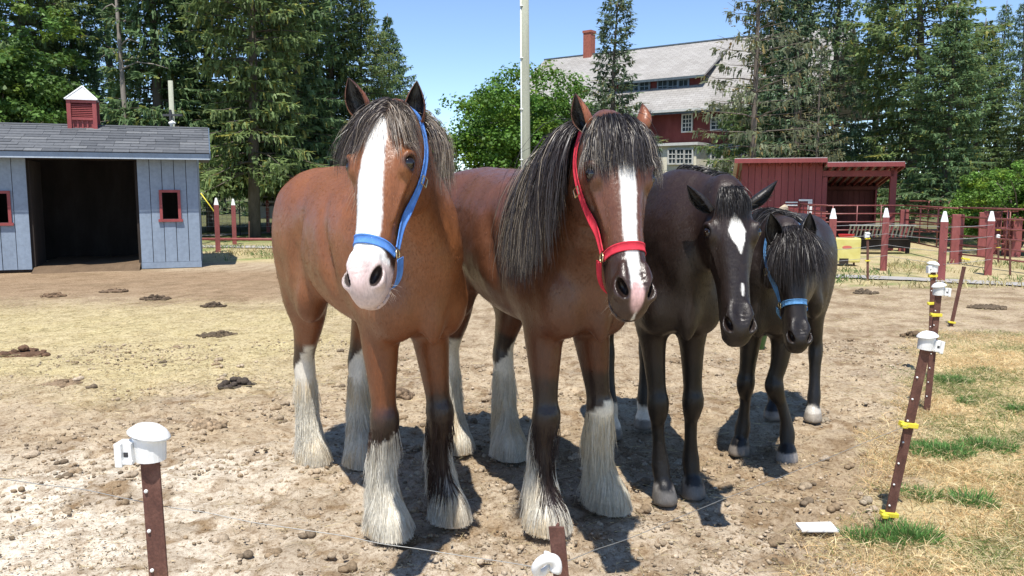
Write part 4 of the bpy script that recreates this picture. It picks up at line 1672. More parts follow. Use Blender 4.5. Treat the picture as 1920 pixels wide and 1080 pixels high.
# bare grey trunk with broken limbs in front of that row
t = thing("dead_trunk", "bare grey dead trunk with broken limbs above the shed roof", "dead tree", (at(226, 100, 30)[0], 30, 0))
b = MB().tube([(0, 0, 0), (.05, 0, 4), (0, 0, 6.3), (-.06, 0, 9.5), (-.02, 0, 12)], [.12, .10, .08, .05, .02], 9)
M_DEAD = painted("dead_wood", (.27, .235, .205), rough=.95, wear=.3, scale=4, bump=.5)
b.build("trunk", M_DEAD, t, smooth=True)
r = np.random.default_rng(3)
for k, (z, L, a) in enumerate([(5.9, 1.9, -.1), (6.1, 1.2, .3), (6.7, 1.0, -.2), (7.4, .9, .2), (6.3, .8, 2.9), (8.3, .7, .1), (8.9, .8, 2.8), (7.9, .5, 3.4)]):
    d = np.array([math.cos(a), math.sin(a) - .2, 0])
    MB().tube([np.array([0, 0, z]), d * L * .35 + [0, 0, z + .22], d * L * .7 + [0, 0, z + .12], d * L + [0, 0, z - .05]], [.04, .028, .018, .008], 5).build("branch", M_DEAD, t, smooth=True)

LM = leafy_mesh(11, 6.2, 7.2, .9, 620, 80, .13, (.125, .250, .042), lobes=11)
LL = leafy_mesh(12, 7.5, 5.4, 1.2, 400, 75, .14, (.110, .205, .046), lobes=9)
LB = leafy_mesh(13, 3.4, 4.2, .1, 380, 80, .10, (.150, .285, .048), lobes=8)
plant_tree("leafy_tree", LL, -5, 24, .93, .4, "bright leafy tree at the left edge behind the grey shed", "tree")
plant_tree("maple_tree", LM, 985, 33, 1.0, 1.0, "round bright green maple behind the utility pole, between the two bay horses", "tree", sx=1.05)
plant_tree("leafy_tree", LL, 812, 44, .78, 2.2, "small pale green tree in the sky gap left of the maple", "tree", sx=.62)
plant_tree("leafy_tree", LL, 1110, 37, .80, 4.0, "green tree tucked between the maple and the house's left end", "tree", sx=.7)
plant_tree("bush", LB, 1918, 21, .68, .5, "bright yellow green bush at the right edge beyond the pipe fence", "bush")
plant_tree("bush", LB, 1862, 24, .56, 2.5, "smaller yellow green bush left of the bright one at the right edge", "bush")
plant_tree("narrow_spruce_tree", SPN, 1147, 30, .70, .3, "narrow layered spruce standing in front of the house's roof and chimney", "tree", sx=1.5)
plant_tree("sparse_spruce_tree", SPS, 1408, 27, .98, 2.0, "sparse half bare spruce with long bare limbs in front of the house's right end", "tree")
GR = "spruces behind the red shed"
for k, (px, Y, sc, wx, ms, lab) in enumerate([
        (1492, 33, .90, 1.2, SPT, "open spruce at the left end of the row behind the red shed"),
        (1565, 34, .92, 1.15, SPT, "thin open spruce above the step in the red shed's roof"),
        (1632, 36, .90, 1.1, SPT, "open spruce above the right half of the red shed, sky through its limbs"),
        (1706, 31, .86, 1.45, SPC, "big dense spruce just right of the red shed"),
        (1770, 27, .50, 1.6, SPB, "broad low-skirted spruce behind the pipe fence"),
        (1825, 33, .55, 1.5, SPA, "rounded spruce below the two thin pointed tops on the right"),
        (1856, 44, .76, 1.0, SPT, "thin pointed spruce against the sky, left of the pair at the right edge"),
        (1905, 42, .74, 1.0, SPT, "thin pointed spruce against the sky, right of the pair at the right edge"),
        (1935, 31, .50, 1.3, SPC, "spruce cut by the right edge above the bright bush"),
        (1455, 36, .95, 1.2, SPA, "dense dark spruce close behind the house's right end"),
        (1530, 30, .62, 1.0, SPS, "short ragged spruce directly behind the red shed roof")]):
    plant_tree("spruce_tree", ms, px, Y, sc, k * 1.7 + .5, lab, "tree", GR, sx=wx)
# far wood closing the view behind everything
FW = spruce_mesh(9, 9, 2.8, .3, .5, .4, gap=.7, size=2.0)
w = bpy.data.objects.new("far_wood", None)
C.objects.link(w)
tag(w, kind="stuff")
for k, px in enumerate(list(range(-300, 760, 90)) + list(range(1500, 2300, 90)) + list(range(770, 1500, 60))):
    Y = 52 + (k * 37 % 11)
    for j, m in enumerate(FW):
        o = link("wood_trees", m, None, w, loc=(at(px, 360, Y)[0], Y, 0), rot=(0, 0, k * 1.1))
        o.scale = (1.2, 1.2, (.8 if px < 760 or px >= 1500 else .36) + (k * 7 % 5) * .06 * (1 if px < 760 or px >= 1500 else .4))
        o["kind"] = "stuff"

# ------------------------------------------------------------------ utility pole
M_POLE = painted("pole_wood", (.36, .37, .29), rough=.9, wear=.25, scale=3, stretch=(1, 1, .08), bump=.5)
M_WHITE = painted("white_paint", (.78, .78, .76), rough=.55, wear=.12, scale=5)
pb = at(986, 310, 27.0)
t = thing("utility_pole", "tall pale wooden utility pole rising between the two bay horses", "utility pole", (pb[0], 27.0, 0))
MB().tube([(.02, 0, 0), (0, 0, 3), (-.08, 0, 11.5)], [.155, .145, .115], 14).build("pole", M_POLE, t, smooth=True)
MB().tube([(-.13, -.07, 0), (-.145, -.07, 3), (-.20, -.05, 11.3)], [.022] * 3, 8).build("conduit", M_WHITE, t, smooth=True)
for z in (2.6, 4.2, 5.8, 7.4):
    MB().box(-.20, -.09, -.12, -.05, z, z + .03).build("strap", M_WHITE, t)
# post with bracket behind the shed
pb = at(323, 230, 24.0)
t = thing("wooden_post", "weathered post with a dark bracket standing behind the grey shed roof", "post", (pb[0], 24.0, 0))
MB().tube([(0, 0, 0), (0, 0, 4.72)], [.075, .065], 10).build("post", M_POLE, t, smooth=True)
M_DKM = painted("dark_metal", (.045, .045, .05), rough=.5, wear=.3)
MB().box(-.22, .34, -.12, -.07, 3.72, 3.78).box(-.03, .03, -.13, -.08, 3.6, 3.9).build("bracket", M_DKM, t)

# ------------------------------------------------------------------ grey shed
M_GREYB = painted("blue_grey_paint", (.245, .305, .385), rough=.65, wear=.14, scale=2.2, stretch=(1, 1, .15))
M_GREYT = painted("blue_grey_trim", (.085, .12, .175), rough=.6, wear=.12, scale=3)
M_DRIP = painted("pale_drip_edge", (.42, .48, .55), rough=.45, wear=.1)
M_RED = painted("barn_red", (.27, .050, .046), rough=.6, wear=.22, scale=4)
M_REDT = painted("red_trim", (.29, .058, .056), rough=.55, wear=.2, scale=6)
M_INT = painted("shade_toned_boards", (.030, .022, .017), rough=.95, wear=.4, scale=3)  # board colour set near black to paint in the shed's interior shade
M_SHG = [painted("asphalt_shingle_%s" % n_, c_, rough=.95, wear=.18, scale=14, stretch=(1, 1, 1), bump=.5) for n_, c_ in (("mid", (.115, .12, .128)), ("dark", (.085, .09, .098)), ("pale", (.15, .155, .16)))]
rho = R(20)
O_sh = at(374, 400, 17.5)
O_sh[2] = 0
ux, uy = np.array([math.cos(rho), math.sin(rho), 0]), np.array([-math.sin(rho), math.cos(rho), 0])
shed = thing("grey_shed", "blue grey board shed with a wide dark opening and a red cupola", "shed", O_sh, rho)


def sx_(px, v=0.0):
    """shed x coordinate (negative, to the left of the right-hand corner) seen at pixel column px"""
    k = (px - 960) / F_PX
    o = O_sh + uy * v
    # (o + ux*t).x = k' * (o + ux*t).y  with the depth correction for the tilt at mid height
    kk = k / CP
    return (kk * o[1] - o[0]) / (ux[0] - kk * ux[1])


WT, D_, OH = 2.32, 3.0, .40
xl = -5.2
xo0, xo1 = sx_(64), sx_(270)
xo1 = sx_(268)
xw0, xw1 = sx_(312), sx_(341)
xv0, xv1 = sx_(-10), sx_(26)
wz0, wz1 = 1.02, 1.57


def boards(x0, x1, z0, z1, hole=None, step=.255):
    """vertical boards with recessed joints; a window hole cuts the boards it crosses"""
    n_ = max(1, int(round((x1 - x0) / step)))
    w_ = (x1 - x0) / n_
    for i in range(n_):
        a, b_ = x0 + i * w_ + .006, x0 + (i + 1) * w_ - .006
        pr = .004 * ((i * 7) % 3)
        spans = [(a, b_, z0, z1)]
        if hole:
            hx0, hx1, hz0, hz1 = hole
            if b_ > hx0 and a < hx1:
                spans = []
                if a < hx0 - .01:
                    spans.append((a, hx0, hz0, hz1))
                if b_ > hx1 + .01:
                    spans.append((hx1, b_, hz0, hz1))
                spans += [(a, b_, z0, hz0), (a, b_, hz1, z1)]
        for s_ in spans:
            MB().box(s_[0], s_[1], -.022 - pr, 0, s_[2], s_[3]).build("board", M_GREYB, shed)


boards(xo1, 0, .13, WT, (xw0, xw1, wz0, wz1))
boards(xl, xo0, .05, WT, (xv0, xv1, wz0 - .04, wz1 - .02))
MB().box(xo1, 0, -.028, 0, 0, .125).build("skirt_board", M_GREYB, shed)
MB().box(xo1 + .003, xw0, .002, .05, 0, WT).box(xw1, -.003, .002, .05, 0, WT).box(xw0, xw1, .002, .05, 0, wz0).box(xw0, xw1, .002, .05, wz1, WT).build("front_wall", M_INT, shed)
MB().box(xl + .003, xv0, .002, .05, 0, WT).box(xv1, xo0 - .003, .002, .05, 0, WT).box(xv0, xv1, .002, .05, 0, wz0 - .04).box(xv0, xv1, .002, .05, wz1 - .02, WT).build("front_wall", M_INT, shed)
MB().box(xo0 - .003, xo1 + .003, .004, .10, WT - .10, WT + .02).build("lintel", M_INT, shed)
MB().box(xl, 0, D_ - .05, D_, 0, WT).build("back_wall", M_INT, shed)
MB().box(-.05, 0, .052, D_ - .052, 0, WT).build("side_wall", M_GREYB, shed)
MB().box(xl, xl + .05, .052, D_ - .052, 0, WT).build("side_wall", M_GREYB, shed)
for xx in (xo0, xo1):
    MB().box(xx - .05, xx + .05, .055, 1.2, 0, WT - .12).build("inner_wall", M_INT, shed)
for (a, b_, z0, z1) in ((xw0, xw1, wz0, wz1), (xv0, xv1, wz0 - .04, wz1 - .02)):
    e = .055
    w_ = thing("window", None, None, (0, 0, 0))
    w_.parent = shed
    for nm, bx_ in (("sill", (a - e - .03, b_ + e + .03, -.075, -.030, z0 - e, z0)), ("frame", (a - e, b_ + e, -.062, -.030, z1, z1 + e)), ("frame", (a - e, a, -.060, -.030, z0 + .001, z1 - .001)), ("frame", (b_, b_ + e, -.060, -.030, z0 + .001, z1 - .001))):
        MB().box(*bx_).build(nm, M_REDT, w_)
# roof
yr, zr_ = D_ / 2, 3.00
ze = WT + .04
x0r, x1r = xl - .25, .24
sl = (zr_ - ze) / (yr + OH)


def rz_(y):
    return ze + (y + OH) * sl


th = .06
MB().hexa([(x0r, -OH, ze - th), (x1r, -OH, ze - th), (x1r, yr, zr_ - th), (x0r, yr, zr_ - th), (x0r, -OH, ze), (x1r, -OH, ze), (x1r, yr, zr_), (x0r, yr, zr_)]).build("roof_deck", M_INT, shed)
MB().hexa([(x0r, D_ + OH, ze - th), (x0r, yr + .002, zr_ - th), (x1r, yr + .002, zr_ - th), (x1r, D_ + OH, ze - th), (x0r, D_ + OH, ze), (x0r, yr + .002, zr_), (x1r, yr + .002, zr_), (x1r, D_ + OH, ze)]).build("roof_deck", M_SHG[0], shed)
MB().box(x0r, x1r, -OH - .03, -OH - .003, ze - .10, ze - .008).build("fascia", M_GREYT, shed)
MB().box(x0r - .01, x1r + .01, -OH - .045, -OH - .033, ze - .125, ze - .10).build("drip_edge", M_DRIP, shed)
for xx in (x0r - .025, x1r + .002):
    MB().hexa([(xx, -OH, ze - .12), (xx + .023, -OH, ze - .12), (xx + .023, yr, zr_ - .12), (xx, yr, zr_ - .12), (xx, -OH, ze + .02), (xx + .023, -OH, ze + .02), (xx + .023, yr, zr_ + .02), (xx, yr, zr_ + .02)]).build("barge_board", M_GREYT, shed)
rs = random.Random(4)
nc = 10
tab = {}
Ls = math.hypot(yr + OH, zr_ - ze)
ang = math.atan2(zr_ - ze, yr + OH)
for c_ in range(nc):
    off = (c_ % 2) * .155 + rs.uniform(-.03, .03)
    x = x0r - off
    while x < x1r - .02:
        wdt = rs.choice((.31, .31, .31, .46, .62))
        a, b_ = max(x, x0r), min(x + wdt - .006, x1r)
        x += wdt
        if b_ - a < .05:
            continue
        s0, s1 = c_ / nc * Ls, (c_ + 1.12) / nc * Ls
        if c_ == nc - 1:
            s1 = Ls
        lift = rs.uniform(.008, .016)
        def pt(xx, s, h_):
            return (xx, -OH - .015 + s * math.cos(ang) - h_ * math.sin(ang), ze + s * math.sin(ang) + h_ * math.cos(ang))
        v = [pt(a, s0, .003), pt(b_, s0, .003), pt(b_, s1, .001), pt(a, s1, .001), pt(a, s0, lift + .006), pt(b_, s0, lift + .006), pt(b_, s1, .006), pt(a, s1, .006)]
        MB().hexa(v).build("shingle", M_SHG[rs.choice((0, 0, 0, 1, 1, 2))], shed)
MB().hexa([(x0r, yr - .12, zr_ - .045 + .03), (x1r, yr - .12, zr_ - .045 + .03), (x1r, yr, zr_ + .014), (x0r, yr, zr_ + .014), (x0r, yr - .12, zr_ - .03 + .03), (x1r, yr - .12, zr_ - .03 + .03), (x1r, yr, zr_ + .03), (x0r, yr, zr_ + .03)]).build("ridge_cap", M_SHG[1], shed)
# dung and bedding floor inside the opening
# cupola
cx_ = sx_(176, yr)
cu = thing("cupola", None, None, (cx_, yr, 0))
cu.parent = shed
cw = .245
z0, z1 = 2.82, 3.52
M_WSH = painted("white_shingles", (.46, .46, .48), rough=.8, wear=.2, scale=10, stretch=(1, 1, 1))
for sgx in (-1, 1):
    for sgy in (-1, 1):
        MB().box(sgx * cw - .04, sgx * cw + .04, sgy * cw - .04, sgy * cw + .04, z0, z1).build("corner_post", M_REDT, cu)
MB().box(-cw + .04, cw - .04, -cw + .03, cw - .03, z0, z0 + .28).build("base_panel", M_RED, cu)
for k in range(5):
    xx = -cw + .06 + k * (2 * cw - .12) / 4
    MB().box(xx - .015, xx + .015, -cw + .005, -cw + .028, z0, z0 + .275).build("batten", M_REDT, cu)
MB().box(-cw + .042, cw - .042, -cw - .025, -cw + .028, z0 + .282, z0 + .33).build("rail", M_REDT, cu)
MB().box(-cw + .042, cw - .042, -cw - .025, -cw + .028, z1 - .06, z1).build("rail", M_REDT, cu)
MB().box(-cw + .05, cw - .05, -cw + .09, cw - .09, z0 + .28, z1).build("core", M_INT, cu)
nl_ = 8
for k in range(nl_):
    zz = z0 + .345 + k * (z1 - .09 - z0 - .345) / (nl_ - 1)
    v = [(-cw + .045, -cw - .015, zz - .024), (cw - .045, -cw - .015, zz - .024), (cw - .045, -cw + .05, zz + .018), (-cw + .045, -cw + .05, zz + .018)]
    MB().hexa(v + [(p[0], p[1], p[2] + .010) for p in v]).build("louver", M_REDT, cu)
ro = cw + .07
for c_ in range(4):
    f0, f1 = c_ / 4, (c_ + 1) / 4
    a, b_ = ro * (1 - f0), ro * (1 - f1 * .98)
    za, zb = z1 + .30 * f0, z1 + .30 * f1
    MB().hexa([(-a, -a, za), (a, -a, za), (a, a, za), (-a, a, za), (-b_, -b_, zb), (b_, -b_, zb), (b_, b_, zb), (-b_, b_, zb)]).build("roof_course", M_WSH, cu)
for sgx in (-1, 1):
    MB().tube([(sgx * ro, -ro, z1 + .01), (0, 0, z1 + .32)], [.016, .016], 6).build("hip_ridge", M_WHITE, cu)
# small white lamp on the ridge
lb = MB().tube([(0, 0, 0), (0, 0, .06)], [.018, .018], 8).tube([(-.04, 0, .06), (.05, -.01, .10)], [.035, .045], 10).tube([(.05, -.01, .10), (.10, -.02, .07)], [.02, .012], 8)
lp = np.array([sx_(335, yr) , yr, zr_ + .03])
o = lb.build("roof_lamp", M_WHITE, shed, loc=lp, smooth=True)
# soil heaped inside the opening
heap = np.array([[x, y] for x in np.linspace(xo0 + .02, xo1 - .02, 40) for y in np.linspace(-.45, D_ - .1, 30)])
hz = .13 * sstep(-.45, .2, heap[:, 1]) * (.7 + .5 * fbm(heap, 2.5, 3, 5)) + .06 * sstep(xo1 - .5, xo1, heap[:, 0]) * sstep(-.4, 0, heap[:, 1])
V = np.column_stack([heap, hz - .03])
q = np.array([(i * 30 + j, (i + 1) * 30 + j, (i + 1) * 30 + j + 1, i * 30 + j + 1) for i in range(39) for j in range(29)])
me = np_mesh("bedding", V, quads=q, cols=np.tile(np.array([.16, .11, .07]), (len(V), 1)) * (.7 + .6 * fbm(heap, 8, 3, 6)[:, None]))  # bedding colour darkened as well, for the shade inside the shed
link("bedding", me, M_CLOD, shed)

# ------------------------------------------------------------------ red shed
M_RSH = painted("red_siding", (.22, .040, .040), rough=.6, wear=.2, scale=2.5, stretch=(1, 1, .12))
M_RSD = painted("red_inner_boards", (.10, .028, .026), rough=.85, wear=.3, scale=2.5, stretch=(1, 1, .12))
M_TIN = painted("tin_roof_edge", (.55, .50, .48), rough=.45, wear=.2)
rr_ = -R(14)
Or = at(1369, 400, 23.5)
Or[2] = 0
red = thing("red_shed", "dark red wooden shelter with a closed left half and an open right half", "shed", Or, rr_)
rux, ruy = np.array([math.cos(rr_), math.sin(rr_), 0]), np.array([-math.sin(rr_), math.cos(rr_), 0])


def rx(px, v=0.0):
    k = (px - 960) / F_PX / CP
    o = Or + ruy * v
    return (k * o[1] - o[0]) / (rux[0] - k * rux[1])


a0, a1, a2 = rx(1384), rx(1533), rx(1671)
hl1, hl2 = 2.50, 2.38
DD = 3.0
n_ = 12
for i in range(n_):
    w_ = (a1 - a0) / n_
    MB().box(a0 + i * w_ + .005, a0 + (i + 1) * w_ - .005, -.02 - .004 * (i % 2), .02, 0, hl1 - .12).build("siding_board", M_RSH, red)
MB().box(a0, a0 + .05, .022, DD, 0, hl1 - .3).build("side_wall", M_RSH, red)
MB().box(a1 - .05, a1, .022, DD, 0, hl1 - .3).build("side_wall", M_RSH, red)
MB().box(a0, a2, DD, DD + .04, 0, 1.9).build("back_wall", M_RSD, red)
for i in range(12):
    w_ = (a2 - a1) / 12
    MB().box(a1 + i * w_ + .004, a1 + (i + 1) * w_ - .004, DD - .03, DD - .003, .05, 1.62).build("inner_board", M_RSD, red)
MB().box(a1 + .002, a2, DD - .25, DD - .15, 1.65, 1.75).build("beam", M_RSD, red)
MB().box(a1 + .002, a2 - .08, .0, .12, hl2 - .38, hl2 - .22).build("header_beam", M_RSH, red)
MB().box(a2 - .16, a2, .0, .14, 0, hl2 - .16).build("corner_post", M_RSH, red)
MB().box(a2 - .05, a2, DD - .2, DD - .003, 0, 1.9).build("corner_post", M_RSH, red)
MB().box(a1 + .004, a1 + .13, -.03, .10, 0, hl2 - .4).build("corner_post", M_RSH, red)
for (xa, xb, hz_, nm) in ((rx(1370, -.5), a1 + .05, hl1, "left"), (a1 + .055, rx(1684, -.5), hl2, "right")):
    zb = hz_ - .5
    MB().hexa([(xa, -.5, hz_ - .05), (xb, -.5, hz_ - .05), (xb, DD + .2, zb - .05), (xa, DD + .2, zb - .05), (xa, -.5, hz_), (xb, -.5, hz_), (xb, DD + .2, zb), (xa, DD + .2, zb)]).build("roof", M_TIN, red)
    MB().box(xa, xb, -.53, -.503, hz_ - .13, hz_ - .015).build("fascia", M_RSH, red)
    MB().hexa([(xb - .02, -.5, hz_ - .16), (xb + .012, -.5, hz_ - .16), (xb + .012, DD + .2, zb - .16), (xb - .02, DD + .2, zb - .16), (xb - .02, -.5, hz_ - .052), (xb + .012, -.5, hz_ - .052), (xb + .012, DD + .2, zb - .052), (xb - .02, DD + .2, zb - .052)]).build("barge_board", M_RSH, red)
    k = 9
    for i in range(k):
        x = xa + .12 + i * (xb - xa - .24) / (k - 1)
        MB().hexa([(x - .02, -.49, hz_ - .15), (x + .02, -.49, hz_ - .15), (x + .02, DD, zb - .13), (x - .02, DD, zb - .13), (x - .02, -.49, hz_ - .054), (x + .02, -.49, hz_ - .054), (x + .02, DD, zb - .034), (x - .02, DD, zb - .034)]).build("rafter", M_RSH, red)
MB().box(rx(1466), rx(1489), -.045, -.03, 1.28, 1.31).box(rx(1466), rx(1489), -.045, -.03, 1.20, 1.235).box(rx(1491), rx(1516), -.05, -.03, 1.33, 1.38).box(rx(1508), rx(1516), -.05, -.03, .95, 1.325).build("white_bracket", M_WHITE, red)

# ------------------------------------------------------------------ the house
M_ROOF = NT("weathered_shingle_roof")
_v = M_ROOF.coord("Object")
_w = M_ROOF.new("ShaderNodeTexBrick")
_w.inputs["Scale"].default_value = 1.0
_w.inputs["Brick Width"].default_value = .35
_w.inputs["Row Height"].default_value = .16
_w.inputs["Mortar Size"].default_value = .012
_w.inputs["Color1"].default_value = (.37, .355, .335, 1)
_w.inputs["Color2"].default_value = (.315, .30, .285, 1)
_w.inputs["Mortar"].default_value = (.21, .20, .19, 1)
M_ROOF.l.new(_v, _w.inputs["Vector"])
_c = M_ROOF.mixc(_w.outputs["Color"], M_ROOF.ramp(M_ROOF.noise(_v, .9, 5, .6), [(.3, (.85, .84, .82)), (.7, (1.1, 1.1, 1.1))]), 1.0, 'MULTIPLY')
M_ROOFM = M_ROOF.set(color=_c, rough=.9, spec=.2)
M_HRED = painted("house_red_shingle", (.17, .035, .030), rough=.8, wear=.25, scale=3)
M_HWH = painted("house_white_wall", (.66, .68, .72), rough=.7, wear=.08, scale=2)
M_HCR = painted("cream_porch", (.80, .75, .60), rough=.7, wear=.08, scale=2)
M_TRIMW = painted("window_trim_white", (.62, .62, .58), rough=.6, wear=.1)
_t = NT("window_glass")
M_GLASS = _t.set(color=(.035, .05, .06), rough=.12, spec=.7)
M_BRICK = painted("chimney_brick", (.36, .115, .075), rough=.9, wear=.3, scale=8, stretch=(1, 1, 1), bump=.4)
M_FASC = painted("dark_fascia", (.10, .13, .15), rough=.6)
R1, R2 = at(1045, 110, 54), at(1455, 63, 46)
zr2 = 10.0
R1 = np.array([*(R1[:2] * ((zr2 - CAM_H) / (R1[2] - CAM_H))), zr2])
R2 = np.array([*(R2[:2] * ((zr2 - CAM_H) / (R2[2] - CAM_H))), zr2])
hd_ = unit(R2 - R1)
hang_ = math.atan2(hd_[1], hd_[0])
Lh = np.linalg.norm(R2 - R1)
house = thing("farmhouse", "large farmhouse with a pale shingle roof, dormer and red upper walls behind the trees", "house", (R1[0], R1[1], 0), hang_)
# local: x along the ridge, -y towards the camera
hw, zev = 5.6, 5.75


def hp_(px, py, y, z=None):
    """local x where pixel column px meets the plane y = const"""
    k = (px - 960) / F_PX
    yc = -(py - 540) / F_PX
    kk = k / (CP + yc * SP)
    o = np.array([R1[0], R1[1]]) + np.array([-hd_[1], hd_[0]]) * y
    x_ = (kk * o[1] - o[0]) / (hd_[0] - kk * hd_[1])
    yy = o[1] + hd_[1] * x_
    return x_, CAM_H + (yc * CP - SP) / (CP + yc * SP) * yy


x0h, x1h = -1.0, Lh + 4
def slab(x0, x1, ya, za, yb, zb, th_=.12):
    return MB().hexa([(x0, ya, za - th_), (x1, ya, za - th_), (x1, yb, zb - th_), (x0, yb, zb - th_), (x0, ya, za), (x1, ya, za), (x1, yb, zb), (x0, yb, zb)])
slab(x0h, x1h, -hw, zev, 0, zr2).build("roof", M_ROOFM, house)
slab(x0h, x1h, 0.003, zr2, hw, zev).build("roof", M_ROOFM, house)
MB().box(x0h, x1h, -.06, .06, zr2 + .0, zr2 + .07).build("ridge_board", M_FASC, house)
MB().box(x0h, x1h, -hw - .06, -hw - .003, zev - .22, zev - .02).build("fascia", M_FASC, house)
MB().box(x0h, x1h, -hw - .16, -hw - .065, zev - .12, zev - .0).build("gutter", M_TRIMW, house)
wy = -hw + .7
zs_ = hp_(1370, 269, wy)[1]
MB().box(x0h + .5, x1h - .5, wy, wy + .2, zs_, zev + .3).build("upper_wall", M_HRED, house)
MB().box(x0h + .5, x1h - .5, wy + .05, wy + .25, 0, zs_ - .003).build("lower_wall", M_HWH, house)
MB().hexa([(x0h + .5, wy + .21, 0), (x0h + .7, wy + .21, 0), (x0h + .7, -wy, 0), (x0h + .5, -wy, 0), (x0h + .5, wy + .21, zev), (x0h + .7, wy + .21, zev), (x0h + .7, -wy, zev), (x0h + .5, -wy, zev)]).build("end_wall", M_HRED, house)


def win(x, z, w_, h_, y, cols=2, rows=3, frame=M_TRIMW):
    t_ = thing("window", None, None, (x, y, z))
    t_.parent = house
    e = .07
    MB().box(0, w_, -.04, .02, 0, h_).build("pane", M_GLASS, t_)
    MB().box(-e, 0, -.09, .01, -e, h_ + e).box(w_, w_ + e, -.09, .01, -e, h_ + e).box(.002, w_ - .002, -.088, .01, h_, h_ + e).box(.002, w_ - .002, -.1, .01, -e, 0).build("frame", frame, t_)
    m_ = MB()
    for i in range(1, cols):
        m_.box(w_ * i / cols - .018, w_ * i / cols + .018, -.06, -.043, 0.002, h_ - .002)
    for j in range(1, rows):
        m_.box(0.003, w_ - .003, -.07 if j * 2 == rows or rows % 2 else -.064, -.045, h_ * j / rows - .02, h_ * j / rows + .02)
    m_.build("muntins", frame, t_)


def win_px(x0, y0, x1, y1, yl, **kw):
    xa, zt = hp_(x0, y0, yl)
    xb, zt2 = hp_(x1, y0, yl)
    xc, zb_ = hp_((x0 + x1) / 2, y1, yl)
    zt = (zt + zt2) / 2
    win(xa, zb_, xb - xa, zt - zb_, yl - .03, **kw)


# dormer
dy = -3.75
zd0 = zr2 + dy * (zr2 - zev) / hw
xd0, _ = hp_(1150, 160, dy)
xd1, _ = hp_(1313, 160, dy)
_, zdt = hp_(1262, 147, dy)
MB().box(xd0, xd1, dy, dy + .15, zd0 - .1, zdt).build("dormer_wall", M_HRED, house)
MB().hexa([(xd1 - .1, dy + .152, zd0 - .3), (xd1, dy + .152, zd0 - .3), (xd1, -.9, 8.9), (xd1 - .1, -.9, 8.9), (xd1 - .1, dy + .152, zdt), (xd1, dy + .152, zdt), (xd1, -.9, 9.1), (xd1 - .1, -.9, 9.1)]).build("dormer_side", M_HRED, house)
slab(xd0 - .3, xd1 + .35, dy - .35, zdt + .02, -.75, zr2 - .75 * (zr2 - zev) / hw + .10, .12).build("dormer_roof", M_ROOFM, house)
MB().box(xd0 - .3, xd1 + .35, dy - .40, dy - .352, zdt - .12, zdt + .0).build("dormer_fascia", M_FASC, house)
M_BLUEF = painted("blue_grey_frame", (.17, .23, .28), rough=.5)
for (a, b_) in ((1236, 1252), (1255, 1271), (1275, 1291), (1182, 1198), (1202, 1218)):
    win_px(a, 151, b_, 173, dy, cols=2, rows=2, frame=M_BLUEF)
win_px(1282, 216, 1298, 246, wy, cols=3, rows=4)
win_px(1336, 222, 1352, 242, wy, cols=2, rows=3)
win_px(1356, 222, 1372, 242, wy, cols=2, rows=3)
win_px(1336, 283, 1354, 314, wy + .05, cols=3, rows=4)
win_px(1357, 283, 1375, 314, wy + .05, cols=3, rows=4)
win_px(1404, 283, 1422, 314, wy + .05, cols=3, rows=4)
# cream porch
py_ = wy - 1.4
xp0, _ = hp_(1228, 290, py_)
xp1, zpt = hp_(1306, 272, py_)
MB().box(xp0, xp1, py_, wy + .045, 0, zpt).build("porch", M_HCR, house)
MB().box(xp0 - .15, xp1 + .15, py_ - .2, wy + .043, zpt + .003, zpt + .14).build("porch_roof", M_TRIMW, house)
for (a, b_) in ((1256, 1268), (1271, 1283), (1286, 1299)):
    win_px(a, 281, b_, 306, py_, cols=2, rows=3)
xc_, zc_ = hp_(1105, 58, 0)
MB().box(xc_ - .27, xc_ + .27, -.27, .27, zr2 - .6, zc_ - .15).build("chimney", M_BRICK, house)
MB().box(xc_ - .31, xc_ + .31, -.31, .31, zc_ - .147, zc_).build("chimney_cap", M_BRICK, house)
# ------------------------------------------------------------------ the four horses
BAY1 = coat_material("coat_bright_bay", 0.36, 0.0, 0.5, 0.05)
BAY2 = coat_material("coat_dark_bay", 0.33, 0.0, 0.5, 0.05)
BLK = coat_material("coat_black", 0.42, 0.0, 0.42, 0.05)
WEB_BLUE = web_material("halter_blue", (.095, .25, .66))
WEB_RED = web_material("halter_red", (.62, .035, .06))
WEB_SKY = web_material("halter_light_blue", (.14, .36, .70))


def hair_patch(h, name, n, rootf, dirf, K, steplen, cols, mat=M_HAIR, width=(.0018, .0035), **kw):
    r = np.random.default_rng(kw.pop("rs", 1))
    roots = rootf(r, n)
    roots = h.F.project(roots, -.002, it=4) if kw.pop("proj", True) else roots
    d0 = dirf(r, roots)
    st = steplen * (.65 + .7 * r.random(n))
    paths = grow(h.F, roots, d0, K, st, **kw)
    return ribbons(name, paths, width[0] + (width[1] - width[0]) * r.random(n), cols(r, roots), mat, h.root, seed=7)


